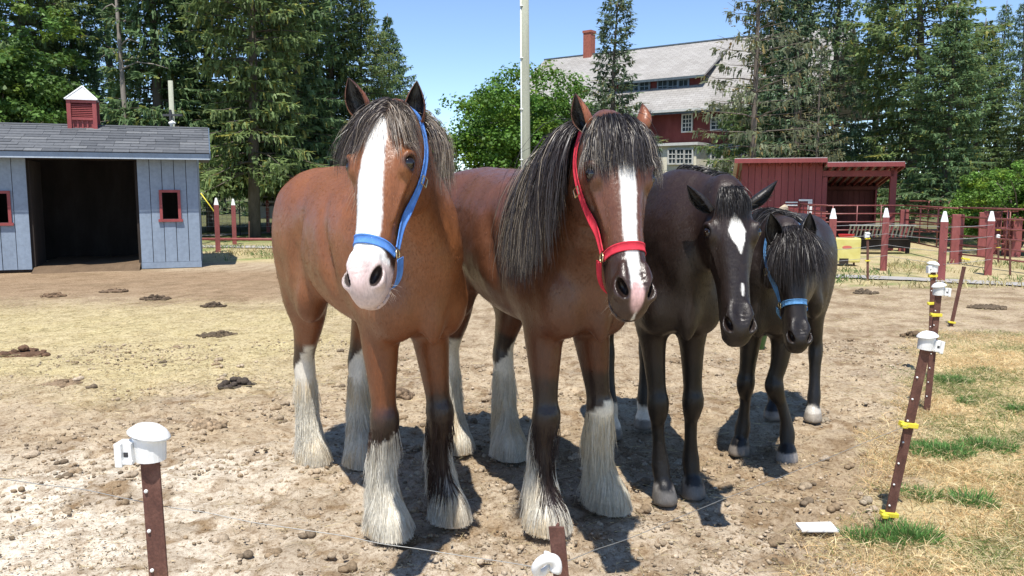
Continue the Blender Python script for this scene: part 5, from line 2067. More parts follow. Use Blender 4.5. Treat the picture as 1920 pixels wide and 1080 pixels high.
# --- horse 1: bright bay with wide blaze and blue halter
sp1 = dict(name="horse", label="bright bay draft horse with wide white blaze, wearing the blue halter, nearest the grey shed", group="horses lined up in the paddock",
           fr=(730, 1003), fl=(846, 978), hr=(588, 868), hl=(676, 874), s=1.0,
           poll=at(728, 212, 3.08), muzzle=at(686, 548, 2.80), face=(-.30, -1, .12),
           coat=(.228, .084, .031), points=(.030, .016, .011), top=(1.0, .98, .95), under=(.75, .66, .6), mat=BAY1, arch=.02, wide=.93, neck_w=.90, shift=(-.085, .03), rshift=(.03, 0),
           ears=[(at(686, 228, 3.10), at(649, 145, 3.10), (-.35, -1, .1), .045), (at(774, 246, 3.12), at(782, 150, 3.12), (.15, -1, .1), .043)],
           ear_out=(.20, .07, .028),
           feather=dict(fr=1.0, fl=.9, hr=.95, hl=.95),
           legs=dict(fr=dict(dark=.60, white=.47, wv=.02), fl=dict(dark=.66, white=.42, wu=-.10, wv=.02, strip=(-.02, .045, .16)),
                     hr=dict(dark=.72, white=.55, wu=.10), hl=dict(dark=.72, white=.55, wu=.10)),
           head_marks=dict(blaze=[(0.0, 0, .0), (.04, .0, .015), (.10, .0, .035), (.2, -.008, .044), (.3, -.012, .054), (.42, -.014, .060), (.5, -.014, .058), (.56, -.008, .072), (.60, .0, .12), (.75, 0, .2)],
                           dark_muzzle=.85, dark_from=.47, pale_muzzle=.565, pink=(.650, .036, 0.0), white=(.80, .78, .75)))
h1 = build_horse(sp1)
feather(h1, sp1)
halter(h1, "blue webbing halter on the bay horse with the wide blaze", WEB_BLUE, dict(t=.505, slope=.012, sag=.004, drop=.10))
# forelock: a dark lock to the horse's right, paler wisps to its left
hair_patch(h1, "forelock", 1900, lambda r, n: np.array([h1.H(-.06 + .10 * a, b, .01) for a, b in zip(r.random(n), -.065 + .085 * r.random(n))]),
           lambda r, p: unit(h1.N * .6 + h1.T * .5 - h1.S * (.75 + .85 * r.random((len(p), 1))) + ((p - h1.O) @ h1.S)[:, None] * h1.S * 9 + r.normal(size=p.shape) * .22), 12, .0185,
           lambda r, p: hair_cols(len(p), ((.030, .024, .024), (.085, .066, .060)), 3, (.30, .24, .18), .12), width=(.0012, .0022), grav=.30, off=.010, curl=.55, seed=31, rs=3)
hair_patch(h1, "forelock", 620, lambda r, n: np.array([h1.H(-.05 + .10 * a, b, .01) for a, b in zip(r.random(n), .01 + .055 * r.random(n))]),
           lambda r, p: unit(h1.N * .6 + h1.T * .5 + h1.S * (.45 + .7 * r.random((len(p), 1))) + r.normal(size=p.shape) * .25), 12, .0155,
           lambda r, p: hair_cols(len(p), ((.05, .04, .034), (.15, .115, .09)), 4, (.38, .31, .24), .28), width=(.0012, .0022), grav=.30, off=.010, curl=.7, seed=32, rs=4)
hair_patch(h1, "mane", 700, lambda r, n: np.array([h1.H(a, b, c) for a, b, c in zip(-.03 + .05 * r.random(n), .02 + .05 * r.random(n), -.10 - .05 * r.random(n))]),
           lambda r, p: unit(h1.S * 1.0 + np.array([0, 0, .15]) + r.normal(size=p.shape) * .2), 13, .019,
           lambda r, p: hair_cols(len(p), ((.08, .06, .05), (.20, .15, .115)), 4, (.46, .39, .31), .4), width=(.0014, .0024), grav=.4, off=.014, curl=.5, seed=34, rs=14)
# mane on both sides of the neck, just behind the ears
def crest_pts(h, r, n, f0, f1, spread=.015, back=.12):
    e1, mid, nb = h.neck[1], h.neck[2], h.neck[3]
    f = f0 + (f1 - f0) * r.random(n)
    p = np.where(f[:, None] < .5, e1 * (1 - 2 * f[:, None]) + mid * 2 * f[:, None], mid * (2 - 2 * f[:, None]) + nb * (2 * f[:, None] - 1))
    ax = unit(nb - e1)
    bk = unit(np.cross(h.left, ax))
    if bk[2] < 0:
        bk = -bk
    out = p + bk * .30 * h.s
    for _ in range(60):
        d = h.F.sample(out)
        out = out - bk * np.clip(d, -.01, .02)[:, None] * .8
    return out + h.left * (r.random((n, 1)) - .5) * spread
hair_patch(h1, "mane", 1700, lambda r, n: crest_pts(h1, r, n, .05, 1.0),
           lambda r, p: unit(h1.left * np.sign(r.random((len(p), 1)) - .35) * 1.0 + np.array([0, 0, .3]) + r.normal(size=p.shape) * .2), 13, .024,
           lambda r, p: hair_cols(len(p), ((.035, .027, .025), (.10, .075, .06)), 4, (.38, .30, .22), .28), grav=.35, off=.012, curl=.35, seed=33, rs=4)

# --- horse 2: dark bay, red halter, long mane
sp2 = dict(name="horse", label="dark bay draft horse with long black mane, narrow blaze and red halter", group="horses lined up in the paddock",
           fr=(1026, 995), fl=(1143, 955), hr=(856, 846), hl=(955, 858), s=1.0,
           poll=at(1150, 232, 3.18), muzzle=at(1186, 570, 2.88), face=(.30, -1, .12),
           coat=(.122, .050, .026), points=(.022, .013, .011), top=(1.05, 1.0, 1.0), under=(.8, .7, .65), mat=BAY2, arch=-.07, neck_bow=-.045, wide=.92, neck_w=.95, shift=(-.09, .0),
           ears=[(at(1102, 248, 3.16), at(1072, 176, 3.18), (-.9, -.6, .0), .042), (at(1205, 250, 3.26), at(1212, 196, 3.30), (.9, .3, .0), .038)],
           ear_out=(.26, .09, .04),
           feather=dict(fr=1.0, fl=1.0, hr=1.0, hl=1.1),
           legs=dict(fr=dict(dark=.74, white=.40, wu=-.16, strip=(.0, .038, .14)), fl=dict(dark=.74, white=.54, wu=.02, wv=.02, wcol=(.78, .73, .60)),
                     hr=dict(dark=.85, white=.60, wu=.10), hl=dict(dark=.85, white=.66, wv=.12)),
           head_marks=dict(blaze=[(0.0, .01, .0), (.08, .008, .012), (.16, .006, .026), (.25, .004, .032), (.36, .0, .028), (.46, -.004, .025), (.54, -.006, .022), (.60, -.008, .018), (.64, -.006, .024), (.70, 0, .004)],
                           dark_muzzle=.8, dark_from=.45, pink=(.665, .026, -.004), snip_lip=1))
h2 = build_horse(sp2)
feather(h2, sp2)
halter(h2, "red webbing halter on the dark bay horse with the long mane", WEB_RED, dict(t=.49, slope=-.006, sag=.002, drop=.10))
hair_patch(h2, "forelock", 4000, lambda r, n: np.array([h2.H(-.02 + .07 * a, b, .02) for a, b in zip(r.random(n), (r.random(n) - .5) * .16)]),
           lambda r, p: unit(h2.N * .7 + h2.T * .4 + ((p - h2.O) @ h2.S)[:, None] * h2.S * 10 + r.normal(size=p.shape) * .2), 10, .0215,
           lambda r, p: hair_cols(len(p), ((.018, .015, .016), (.06, .05, .05)), 5, (.34, .29, .23), .05,
                                  light_mask=np.where(np.abs((p - h2.O) @ h2.S) > .055, .30, .04)), width=(.0012, .0023), grav=.40, off=.014, curl=.46, seed=35, rs=5)
hair_patch(h2, "mane", 6200, lambda r, n: crest_pts(h2, r, n, .0, 1.05, .03),
           lambda r, p: unit(-h2.left * 1.0 + np.array([0, 0, .35]) + r.normal(size=p.shape) * .15), 11, .051,
           lambda r, p: hair_cols(len(p), ((.016, .013, .014), (.055, .045, .045)), 6, (.30, .25, .19), .05,
                                  light_mask=np.where(vnoise(p, 9, 3) > .62, .45, .05)), width=(.0016, .0030), grav=.42, off=.009, curl=.46, seed=37, rs=6)

# --- horse 3: black with star
sp3 = dict(name="horse", label="tall black horse without a halter, with a white star on its forehead", group="horses lined up in the paddock",
           fr=(1247, 943), fl=(1300, 932), hr=(1150, 822), hl=(1206, 803), s=.965, wide=.84, leg_w=.86,
           poll=at(1366, 352, 3.62), muzzle=at(1384, 628, 3.42), face=(.03, -1, .2),
           coat=(.017, .0105, .0085), points=(.006, .005, .005), top=(1.7, 1.45, 1.35), under=(.8, .8, .8), mat=BLK, arch=.0, neck_w=1.0, head_w=1.0, ku=1.08, shift=(-.075, 0),
           ears=[(at(1332, 398, 3.55), at(1284, 350, 3.58), (-.5, -1, -.9), .034), (at(1402, 392, 3.58), at(1464, 342, 3.62), (.5, -.9, -.8), .033)],
           ear_out=(.014, .011, .010),
           legs=dict(fr=dict(dark=.9, white=.10, wu=-.03, wcol=(.22, .20, .18), hoof=(.13, .12, .11)), fl=dict(dark=.9, white=.10, wu=-.03, wcol=(.20, .18, .16), hoof=(.13, .12, .11)),
                     hr=dict(dark=.9, white=.24), hl=dict(dark=.9, white=.18)),
           head_marks=dict(blaze=[(.13, .0, .0), (.17, .004, .022), (.22, .008, .040), (.26, .012, .030), (.29, .018, .012), (.315, .020, .003), (.34, .020, -.003), (.40, .020, -.0015), (.455, .020, .001), (.485, .019, .0045), (.51, .018, .002), (.54, .016, -.004)],
                           dark_muzzle=.3, nmin=.0))
h3 = build_horse(sp3)
hair_patch(h3, "forelock", 900, lambda r, n: np.array([h3.H(.0 + .05 * a, b, .03) for a, b in zip(r.random(n), (r.random(n) - .5) * .09)]),
           lambda r, p: unit(h3.N * .7 + h3.T * .6 + ((p - h3.O) @ h3.S)[:, None] * h3.S * 7 + r.normal(size=p.shape) * .25), 10, .0135,
           lambda r, p: hair_cols(len(p), ((.010, .009, .009), (.035, .030, .028)), 5), grav=.34, off=.010, curl=.5, width=(.0012, .002), seed=41, rs=8)
hair_patch(h3, "mane", 1500, lambda r, n: crest_pts(h3, r, n, .0, 1.0),
           lambda r, p: unit(h3.left * 1.0 + np.array([0, 0, .25]) + r.normal(size=p.shape) * .2), 11, .024,
           lambda r, p: hair_cols(len(p), ((.010, .009, .009), (.035, .030, .028)), 6), grav=.34, off=.010, curl=.35, seed=43, rs=9)

# --- horse 4: small stocky black horse, light blue halter
sp4 = dict(name="horse", label="small stocky black horse with a thick forelock and light blue halter, head hung low", group="horses lined up in the paddock",
           fr=(1385, 852), fl=(1476, 866), hr=(1448, 786), hl=(1524, 790), s=.835, wide=.71, rshift=(-.03, 0), leg_w=.98,
           poll=at(1482, 430, 4.32), muzzle=at(1496, 646, 4.16), face=(.03, -1, .15),
           coat=(.016, .0115, .0105), points=(.007, .006, .006), top=(1.9, 1.65, 1.5), under=(.8, .8, .8), mat=BLK, arch=.03, neck_w=1.05, ku=.95,
           ears=[(at(1455, 464, 4.24), at(1446, 398, 4.24), (-.1, -1, 0), .048), (at(1507, 458, 4.24), at(1523, 398, 4.26), (.2, -1, 0), .048)],
           ear_out=(.012, .010, .010),
           legs=dict(fr=dict(dark=.9, hoof=(.20, .17, .14)), fl=dict(dark=.9, hoof=(.30, .27, .24)), hr=dict(dark=.9, hoof=(.2, .17, .14)), hl=dict(dark=.9, white=.105, wu=.03, wcol=(.5, .46, .4), hoof=(.30, .26, .21))),
           pose=dict(fl=[(.55, .02, -.05)]),
           head_marks=dict(dark_muzzle=.2))
h4 = build_horse(sp4)
halter(h4, "light blue webbing halter on the small black horse", WEB_SKY, dict(t=.435, slope=.0, sag=.004, drop=.06, w=.028))
hair_patch(h4, "forelock", 2900, lambda r, n: np.array([h4.H(-.02 + .08 * a, b, .02) for a, b in zip(r.random(n), (r.random(n) - .5) * .16)]),
           lambda r, p: unit(h4.N * .7 + h4.T * .4 + ((p - h4.O) @ h4.S)[:, None] * h4.S * 3.2 + r.normal(size=p.shape) * .2), 10, .028,
           lambda r, p: hair_cols(len(p), ((.014, .012, .012), (.05, .040, .038)), 5), grav=.30, off=.016, curl=.45, width=(.0014, .0024), seed=51, rs=12)
hair_patch(h4, "mane", 1400, lambda r, n: crest_pts(h4, r, n, .0, 1.0),
           lambda r, p: unit(h4.left * np.sign(r.random((len(p), 1)) - .5) + np.array([0, 0, .3]) + r.normal(size=p.shape) * .2), 11, .030,
           lambda r, p: hair_cols(len(p), ((.012, .010, .010), (.04, .034, .032)), 6), grav=.34, off=.012, curl=.35, seed=53, rs=13)


def coat_hair(h, n, seed, L_=.012, region=None):
    """short coat hair lying along the body"""
    r = np.random.default_rng(seed)
    me = h.root.data
    m = len(me.polygons)
    nv = len(me.vertices)
    co = np.zeros(nv * 3, np.float32)
    me.vertices.foreach_get("co", co)
    co = co.reshape(-1, 3)
    cl = np.zeros(nv * 4, np.float32)
    me.color_attributes["Col"].data.foreach_get("color", cl)
    cl = cl.reshape(-1, 4)[:, :3]
    i = r.integers(0, nv, n * 3)
    # hair only where there is skin, weighted by how coarse the mesh is there
    rel = co[i] - h.O
    t_ = np.clip(rel @ h.T, 0, .75 * h.hs)
    dh = np.linalg.norm(rel - t_[:, None] * h.T, axis=1)
    fine = dh < .2
    keep = (~fine) | (r.random(len(i)) < .45)
    t2 = rel @ h.T / h.hs
    keep &= ~(fine & (t2 > .60))
    keep &= co[i][:, 2] > .5 * h.s
    i = i[keep][:n]
    p = co[i] + r.normal(size=(len(i), 3)) * .003
    nr = h.F.grad(p)
    p = h.F.project(p, 0.0, it=2)
    flow = np.where((np.linalg.norm(p - h.O, axis=1) < .8 * h.hs)[:, None] & (np.abs((p - h.O) @ h.S) < .16)[:, None] & ((p - h.O) @ h.N > -.2)[:, None], h.T[None], -h.fwd[None] * .6 + np.array([[0, 0, -.9]]))
    d = unit(flow - nr * (flow * nr).sum(1, keepdims=True) + r.normal(size=p.shape) * .18) + nr * (.22 + .15 * r.random((len(p), 1)))
    ln = L_ * (.6 + .8 * r.random(len(p)))
    t = np.linspace(0, 1, 2)[None, :, None]
    path = p[:, None] + unit(d)[:, None] * ln[:, None, None] * t - nr[:, None] * (t ** 2) * ln[:, None, None] * .18
    ribbons("coat_hair", path, .0013, np.clip(cl[i] * (.95 + .25 * r.random((len(p), 1))), .003, .9), M_FUR, h.root, seed=seed, nrm=nr[:, None])


def whiskers(h, n, seed, col):
    r = np.random.default_rng(seed)
    a = r.uniform(-1.7, 1.7, n)
    roots = np.array([h.H(t, math.sin(x) * .05, math.cos(x) * .03 - .05) for t, x in zip(r.uniform(.63, .70, n), a)])
    roots = h.F.project(roots, 0.0, it=5)
    nr = h.F.grad(roots)
    d = unit(nr + r.normal(size=(n, 3)) * .35)
    ln = r.uniform(.02, .055, n)
    t = np.linspace(0, 1, 5)[None, :, None]
    path = roots[:, None] + d[:, None] * ln[:, None, None] * t + np.array([0, 0, -1.0]) * (t ** 2) * ln[:, None, None] * .3
    ribbons("whiskers", path, .0009, np.tile(np.array(col), (n, 1)), M_HAIR, h.root, seed=seed)


for h_, n_h, sd_ in ((h1, 30000, 71), (h2, 26000, 72), (h3, 18000, 73), (h4, 11000, 74)):
    coat_hair(h_, n_h, sd_)
whiskers(h1, 70, 81, (.55, .45, .35))
whiskers(h2, 60, 82, (.30, .24, .18))
whiskers(h3, 50, 83, (.10, .09, .08))
whiskers(h4, 50, 84, (.10, .09, .08))


def tail(h, label_len, n, cols, seed, sway=0.0):
    r = np.random.default_rng(seed)
    p0 = h.L(-1.37, 0, 1.50)
    roots = p0 + r.normal(size=(n, 3)) * .018
    K = 16
    d = unit(-h.fwd * .7 + np.array([0, 0, .1]) + r.normal(size=(n, 3)) * .10)
    out = [roots]
    p = roots
    st = label_len / K * (.75 + .35 * r.random(n))
    for k in range(K - 1):
        nn = np.stack([vnoise(roots * 2 + k * .03, 25, seed + a) for a in range(3)], 1) - .5
        d = unit(d + np.array([0, 0, -.42]) + nn * .10 + h.left * sway)
        p = p + d * st[:, None]
        out.append(p)
    ribbons("tail", np.stack(out, 1), .004, cols(r, roots), M_HAIR, h.root, seed=seed)


tail(h1, .8, 900, lambda r, p: hair_cols(len(p), ((.03, .02, .015), (.10, .06, .035)), 5), 61)
tail(h2, .8, 900, lambda r, p: hair_cols(len(p), ((.02, .014, .012), (.06, .04, .03)), 5), 62)
tail(h3, .95, 900, lambda r, p: hair_cols(len(p), ((.010, .009, .009), (.035, .030, .028)), 5), 63)
tail(h4, .85, 1200, lambda r, p: hair_cols(len(p), ((.012, .010, .010), (.04, .034, .032)), 5), 64)
# ------------------------------------------------------------------ fences and paddock furniture
M_POST = painted("red_post_paint", (.26, .068, .062), rough=.65, wear=.25, scale=9, stretch=(1, 1, .3))
M_PIPE = painted("red_pipe_paint", (.24, .075, .068), rough=.45, wear=.3, scale=12)
M_WIRE = painted("galvanised_wire", (.36, .36, .36), rough=.4, wear=.2)
M_TIP = painted("white_tip_paint", (.80, .80, .78), rough=.55, wear=.12, scale=20)
GP = "red posts with white pointed tips"


def tip_post(px, ybase, ytop, label, w=.15, white=True, round_=False):
    g = gnd(px, ybase)
    zt = at(px, ytop, g[1])[2]
    t = thing("fence_post", label, "fence post", (g[0], g[1], 0), -math.atan2(g[0], g[1]) + R(4), GP)
    h = w / 2
    tip = .19 if white else .10
    b = MB()
    if round_:
        b.tube([(0, 0, -.05), (0, 0, zt - tip)], [h, h], 14)
    else:
        b.box(-h, h, -h, h, -.05, zt - tip)
    b.build("post", M_POST, t, bevel=.006)
    k = .36
    v = [(-h * 1.0, -h * 1.0, zt - tip + .002), (h, -h, zt - tip + .002), (h, h, zt - tip + .002), (-h, h, zt - tip + .002),
         (-h * k, -h * k, zt), (h * k, -h * k, zt), (h * k, h * k, zt), (-h * k, h * k, zt)]
    MB().hexa(v).build("tip", M_TIP if white else M_POST, t, bevel=.004)
    return g, zt


R_posts = [(1557, 520, 391, "white-tipped red post beside the small black horse"), (1656, 506, 390, "white-tipped red post, second from the black horses"),
           (1764, 526, 396, "white-tipped red post directly behind the two white-capped steel posts"), (1852, 515, 396, "white-tipped red post nearest the right edge")]
rp = [tip_post(*p, w=.125) for p in R_posts]
L_posts = [(409, 472, 371, "white-tipped red post nearest the grey shed's corner"), (440, 458, 373, "white-tipped red post, second from the grey shed"), (503, 437, 375, "red post with an unpainted tip close to the bay horse's rump")]
lpz = [tip_post(p[0], p[1], p[2], p[3], w=.12, white=(i < 2)) for i, p in enumerate(L_posts)]


def rail(name, a, b_, rad, mat, label, cat, sag=0.0, n_=2, group=None):
    a, b_ = np.array(a, float), np.array(b_, float)
    pts = [a + (b_ - a) * t - np.array([0, 0, sag * 4 * t * (1 - t)]) for t in np.linspace(0, 1, n_)]
    o = MB().tube(np.array(pts) - a, rad, 6).build(name, mat, None, loc=a, smooth=True)
    if label:
        tag(o, label, cat, group)
    return o


# wire strands between the white-tipped posts, one thing per span
order = [0, 1, 2, 3]
for i in range(3):
    (ga, za), (gb, zb) = rp[i], rp[i + 1]
    t = thing("wire_strands", ["five thin wires between the two white-tipped posts nearest the black horse", "thin wires between the second and third white-tipped posts", "thin wires between the last two white-tipped posts at the right"][i], "wire", ga)
    for z in (.30, .52, .74, .96):
        a = np.array([0, -.08, z])
        b_ = np.array([gb[0] - ga[0], gb[1] - ga[1] - .08, z])
        MB().tube([a, (a + b_) / 2 - [0, 0, .01], b_], .0042, 5).build("wire", M_WIRE, t)
# pipe fence behind
GQ = "thick flat-topped red posts of the pipe fence"


def flat_post(px, ybase, ytop, label, w=.21):
    g = gnd(px, ybase)
    zt = at(px, ytop, g[1])[2]
    o = MB().box(-w / 2, w / 2, -w / 2, w / 2, -.05, zt).build("gate_post", M_POST, None, loc=(g[0], g[1], 0), rot=(0, 0, -math.atan2(g[0], g[1]) + R(5)), bevel=.012)
    tag(o, label, "gate post", GQ)
    return g, zt


fp = [flat_post(1492, 466, 378, "flat-topped red gate post in front of the red shed's closed half", .20), flat_post(1692, 470, 393, "flat-topped red gate post at the red shed's open corner"), flat_post(1791, 494, 402, "weathered flat-topped red gate post with flaking paint", .235),
      flat_post(1840, 480, 398, "flat-topped red gate post just behind the rightmost white-tipped post", .20), flat_post(1863, 476, 398, "flat-topped red gate post right of the rightmost white tip", .20),
      flat_post(1886, 478, 409, "low flat-topped red gate post, second from the right edge", .2), flat_post(1904, 480, 407, "low flat-topped red gate post nearest the right edge", .2)]


def panel(pa, pb_, z0, z1, nr, label, rad=.019, braces=2):
    t = thing("pipe_panel", label, "fence panel", (pa[0], pa[1], 0), 0, "red pipe fence panels")
    d = np.array([pb_[0] - pa[0], pb_[1] - pa[1], 0])
    for z in np.linspace(z0, z1, nr):
        MB().tube([np.array([0, 0, z]) + d * .01, np.array([0, 0, z]) + d * .99], rad, 7).build("pipe_rail", M_PIPE, t, smooth=True)
    for k in range(braces):
        f = (k + 1) / (braces + 1)
        MB().tube([np.array([0, -.025, z0]) + d * f, np.array([0, -.025, z1]) + d * f], rad * .8, 6).build("brace", M_PIPE, t, smooth=True)


panel(fp[1][0], fp[2][0], .28, 1.22, 6, "pipe panel between the red shed's corner post and the weathered post")
panel(fp[2][0], gnd(1990, 522), .22, 1.24, 6, "long pipe panel running off the right edge of the paddock", braces=1)
panel(gnd(1512, 472), fp[1][0], .35, 1.22, 5, "pipe panel across the open half of the red shed", braces=3)
panel(fp[0][0], gnd(1548, 480), .30, 1.25, 7, "pipe gate seen between the small black horse and the first white-tipped post", braces=4)
panel(fp[3][0], fp[6][0], .30, 1.1, 5, "short far pipe panel behind the rightmost white-tipped post", braces=3)
panel(gnd(1700, 455), gnd(1850, 458), .35, 1.3, 5, "farthest pipe panel in front of the trees", braces=3)

# left fence: red rail and wire mesh
a, b_ = gnd(372, 458), gnd(560, 462)
o = rail("fence_rail", (a[0], a[1], .16), (b_[0], b_[1], .20), .045, M_POST, "low red rail running from the shed corner to the bay horse", "fence rail")
ma, mb_ = gnd(366, 441), gnd(600, 441)
t = thing("mesh_fence", "galvanised wire mesh fence behind the white-tipped posts by the shed", "fence", (ma[0], ma[1], 0))
d = np.array([mb_[0] - ma[0], mb_[1] - ma[1], 0])
Lm = np.linalg.norm(d)
m_ = MB()
for z in np.linspace(.32, 1.15, 7):
    m_.tube([np.array([0, 0, z]), d + [0, 0, z]], .005, 4, caps=False)
for f in np.arange(0, 1.001, .17 / Lm):
    m_.tube([d * f + [0, 0, .32], d * f + [0, 0, 1.15]], .004, 4, caps=False)
m_.build("wire_mesh", M_WIRE, t)["kind"] = "stuff"
for f in (.05, .36, .68, .95):
    MB().tube([d * f + [0, .02, 0], d * f + [0, .02, 1.25]], .022, 6).build("stake", M_DKM, t, smooth=True)

# ------------------------------------------------------------------ steel T-posts of the electric fence
_t = NT("rusty_steel")
_v = _t.coord("Object")
_c = _t.ramp(_t.noise(_v, 14, 6, .7), [(.3, (.075, .030, .022)), (.52, (.135, .058, .042)), (.75, (.22, .115, .085))])
_c = _t.mixc(_c, _t.ramp(_t.noise(_v, 160, 3, .7), [(.4, (.7, .7, .7)), (.7, (1.25, 1.25, 1.25))]), .7, 'MULTIPLY')
_t.bump(_t.noise(_v, 120, 4, .7), .4, .002)
M_RUST = _t.set(color=_c, rough=.75, metal=.15)
M_CAPW = _t2 = None
_t = NT("white_plastic")
_n = _t.noise(_t.coord("Object"), 25, 4, .6)
M_CAPW = _t.set(color=_t.ramp(_n, [(.35, (.72, .72, .70)), (.65, (.82, .82, .81))]), rough=.38, spec=.5)
_t = NT("yellow_plastic")
M_YEL = _t.set(color=(.72, .60, .05), rough=.45)
GT = "steel posts of the electric fence"


def t_post(base, top, label, w=.05, cap=0.0, ins=(), capside=-1, rz=0.0, flange_dir=0.0, holes=True):
    base, top = np.array(base, float), np.array(top, float)
    ax = unit(top - base)
    L_ = np.linalg.norm(top - base)
    t = thing("steel_post", label, "fence post", base, 0, GT)
    q = Vector((0, 0, 1)).rotation_difference(Vector(ax))
    Mx = np.array((q.to_matrix() @ Matrix.Rotation(rz, 3, 'Z')))
    h = w / 2
    prof = [(-h, -.002), (h, -.002), (h, .004), (.004, .006), (.003, w * .62), (-.003, w * .62), (-.004, .006), (-h, .004)]
    prof = [(x * (1 if i not in (0, 1) else .97), y) for i, (x, y) in enumerate(prof)]
    mb2 = MB()
    v = []
    for z in (-.25, L_):
        v += [Mx @ np.array([x, y, z]) for x, y in prof]
    n_ = len(prof)
    mb2.add(v, [tuple(range(n_))[::-1], tuple(range(n_, 2 * n_))] + [(i, (i + 1) % n_, n_ + (i + 1) % n_, n_ + i) for i in range(n_)])
    mb2.build("post", M_RUST, t, bevel=.0012)
    if holes:
        for z in np.arange(.1, L_ - .05, .105):
            p = np.array([(-h * .55), -.004, z])
            b2 = MB().tube([Mx @ (p + [0, .003, 0]), Mx @ (p + [0, -.003, 0])], [.0055, .004], 8)
            b2.build("stud", M_CAPW, t, smooth=True)
    if cap:
        c = thing("cap", None, None, (0, 0, 0))
        c.parent = t
        z0 = L_ - cap * .10
        n2 = 20
        # body: slightly tapered cup, and a tilted oval dome above it
        ring = lambda rx_, ry_, z, tilt=0: [Mx @ np.array([rx_ * math.cos(2 * math.pi * k / n2), ry_ * math.sin(2 * math.pi * k / n2) + .006, z + tilt * math.cos(2 * math.pi * k / n2)]) for k in range(n2)]
        vs2 = ring(cap * .38, cap * .34, z0) + ring(cap * .42, cap * .38, z0 + cap * .62, capside * cap * .02)
        MB().add(vs2, [tuple(range(n2))[::-1], tuple(range(n2, 2 * n2))] + [(k, (k + 1) % n2, n2 + (k + 1) % n2, n2 + k) for k in range(n2)]).build("cap_body", M_CAPW, c, smooth=False)
        rows = [(.45, .40, .625, -.05), (.53, .47, .66, -.06), (.52, .46, .70, -.055), (.44, .38, .80, -.03), (.30, .26, .90, -.02), (.12, .10, .95, 0)]
        vs2, fs2 = [], []
        for rx_, ry_, zz, tl in rows:
            vs2 += ring(rx_ * cap, ry_ * cap, z0 + zz * cap, -capside * tl * cap * 2)
        for i in range(len(rows) - 1):
            fs2 += [(i * n2 + k, i * n2 + (k + 1) % n2, (i + 1) * n2 + (k + 1) % n2, (i + 1) * n2 + k) for k in range(n2)]
        fs2 += [tuple(range(n2))[::-1], tuple((len(rows) - 1) * n2 + k for k in range(n2))]
        MB().add(vs2, fs2).build("cap_dome", M_CAPW, c, smooth=True)
        s_ = capside
        def bx(x0, x1, y0, y1, a, b2_):
            v_ = [(x0, y0, a), (x1, y0, a), (x1, y1, a), (x0, y1, a), (x0, y0, b2_), (x1, y0, b2_), (x1, y1, b2_), (x0, y1, b2_)]
            if s_ < 0:
                v_ = [(-x, y, z) for x, y, z in v_]
                v_ = [v_[i] for i in (1, 0, 3, 2, 5, 4, 7, 6)]
            return [Mx @ np.array(x) for x in v_]
        k = cap
        MB().hexa(bx(.28 * k, .52 * k, -.34 * k, .10 * k, z0 - .01 * k, z0 + .55 * k)).hexa(bx(.48 * k, .66 * k, -.46 * k, -.02 * k, z0 - .04 * k, z0 + .57 * k)).hexa(bx(.24 * k, .50 * k, -.42 * k, -.33 * k, z0 + .02 * k, z0 + .12 * k)).build("clip", M_CAPW, c, bevel=.0015)
        MB().hexa(bx(.36 * k, .47 * k, -.355 * k, -.338 * k, z0 + .20 * k, z0 + .32 * k)).build("clip_slot", M_DKM, c)
    for (z, sd, sc) in ins:
        p = np.array([0, 0, z])
        i_ = MB()
        for bxx in ((-h - .010, h + .008, -.014, .022, z - .011, z + .011), (-h * .5 + (h + .0) * sd - .012, -h * .5 + (h + .0) * sd + .012, -.036, -.0145, z - .009, z + .009)):
            x0, x1, y0, y1, a, b2_ = bxx
            i_.hexa([Mx @ np.array(v_) for v_ in [(x0 * sc, y0 * sc, a), (x1 * sc, y0 * sc, a), (x1 * sc, y1 * sc, a), (x0 * sc, y1 * sc, a), (x0 * sc, y0 * sc, b2_), (x1 * sc, y0 * sc, b2_), (x1 * sc, y1 * sc, b2_), (x0 * sc, y1 * sc, b2_)]])
        i_.tube([Mx @ np.array([(h + .01) * sd, -.02, z - .004]), Mx @ np.array([(h + .032) * sd, -.034, z + .010])], [.010, .007], 8)
        i_.build("insulator", M_YEL, t, bevel=.002)
    return t


def on_vertical(px, py, Y):
    return at(px, py, Y)


# post in the left foreground
tp1 = at(280, 856, 2.0)
t_post((tp1[0] + .012, 2.02, 0.0), tp1, "rusty steel post with a white plastic cap, nearest the camera at the left", w=.050, cap=.098, capside=-1, ins=((.575, 1, 1),), rz=R(-4))
tp2 = at(1043, 988, 2.06)
t2 = t_post((tp2[0] + .07, 2.08, 0.0), tp2, "bare rusty steel post without a cap, cut by the bottom edge", w=.042, rz=R(-14))
b3 = gnd(1664, 985)
tp3 = at(1736, 652, b3[1] - .02)
t_post(b3, tp3, "leaning brown steel post with a white cap and yellow insulators, right foreground", w=.050, cap=.092, capside=1, ins=((.055, -1, 1.15), (.50, -1, 1.15)), rz=R(6))
b4 = gnd(1738, 768)
tp4 = at(1760, 551, b4[1])
t_post(b4, tp4, "second white-capped steel post behind the leaning one", w=.050, cap=.098, capside=1, ins=((.45, 1, 1.1), (.70, -1, 1.1)), rz=R(4))
b5 = gnd(1744, 700)
tp5 = at(1750, 508, b5[1])
t_post(b5, tp5, "third white-capped steel post, half hidden behind the second", w=.046, cap=.10, capside=-1, ins=((.62, -1, 1.1), (.86, -1, 1.1)), rz=0)
b6 = gnd(1784, 609)
tp6 = at(1808, 500, b6[1])
t_post(b6, tp6, "leaning bare steel post without a cap, beyond the white-capped ones", w=.048, ins=((.03, -1, 1.2), (.80, -1, 1.3)), holes=False)
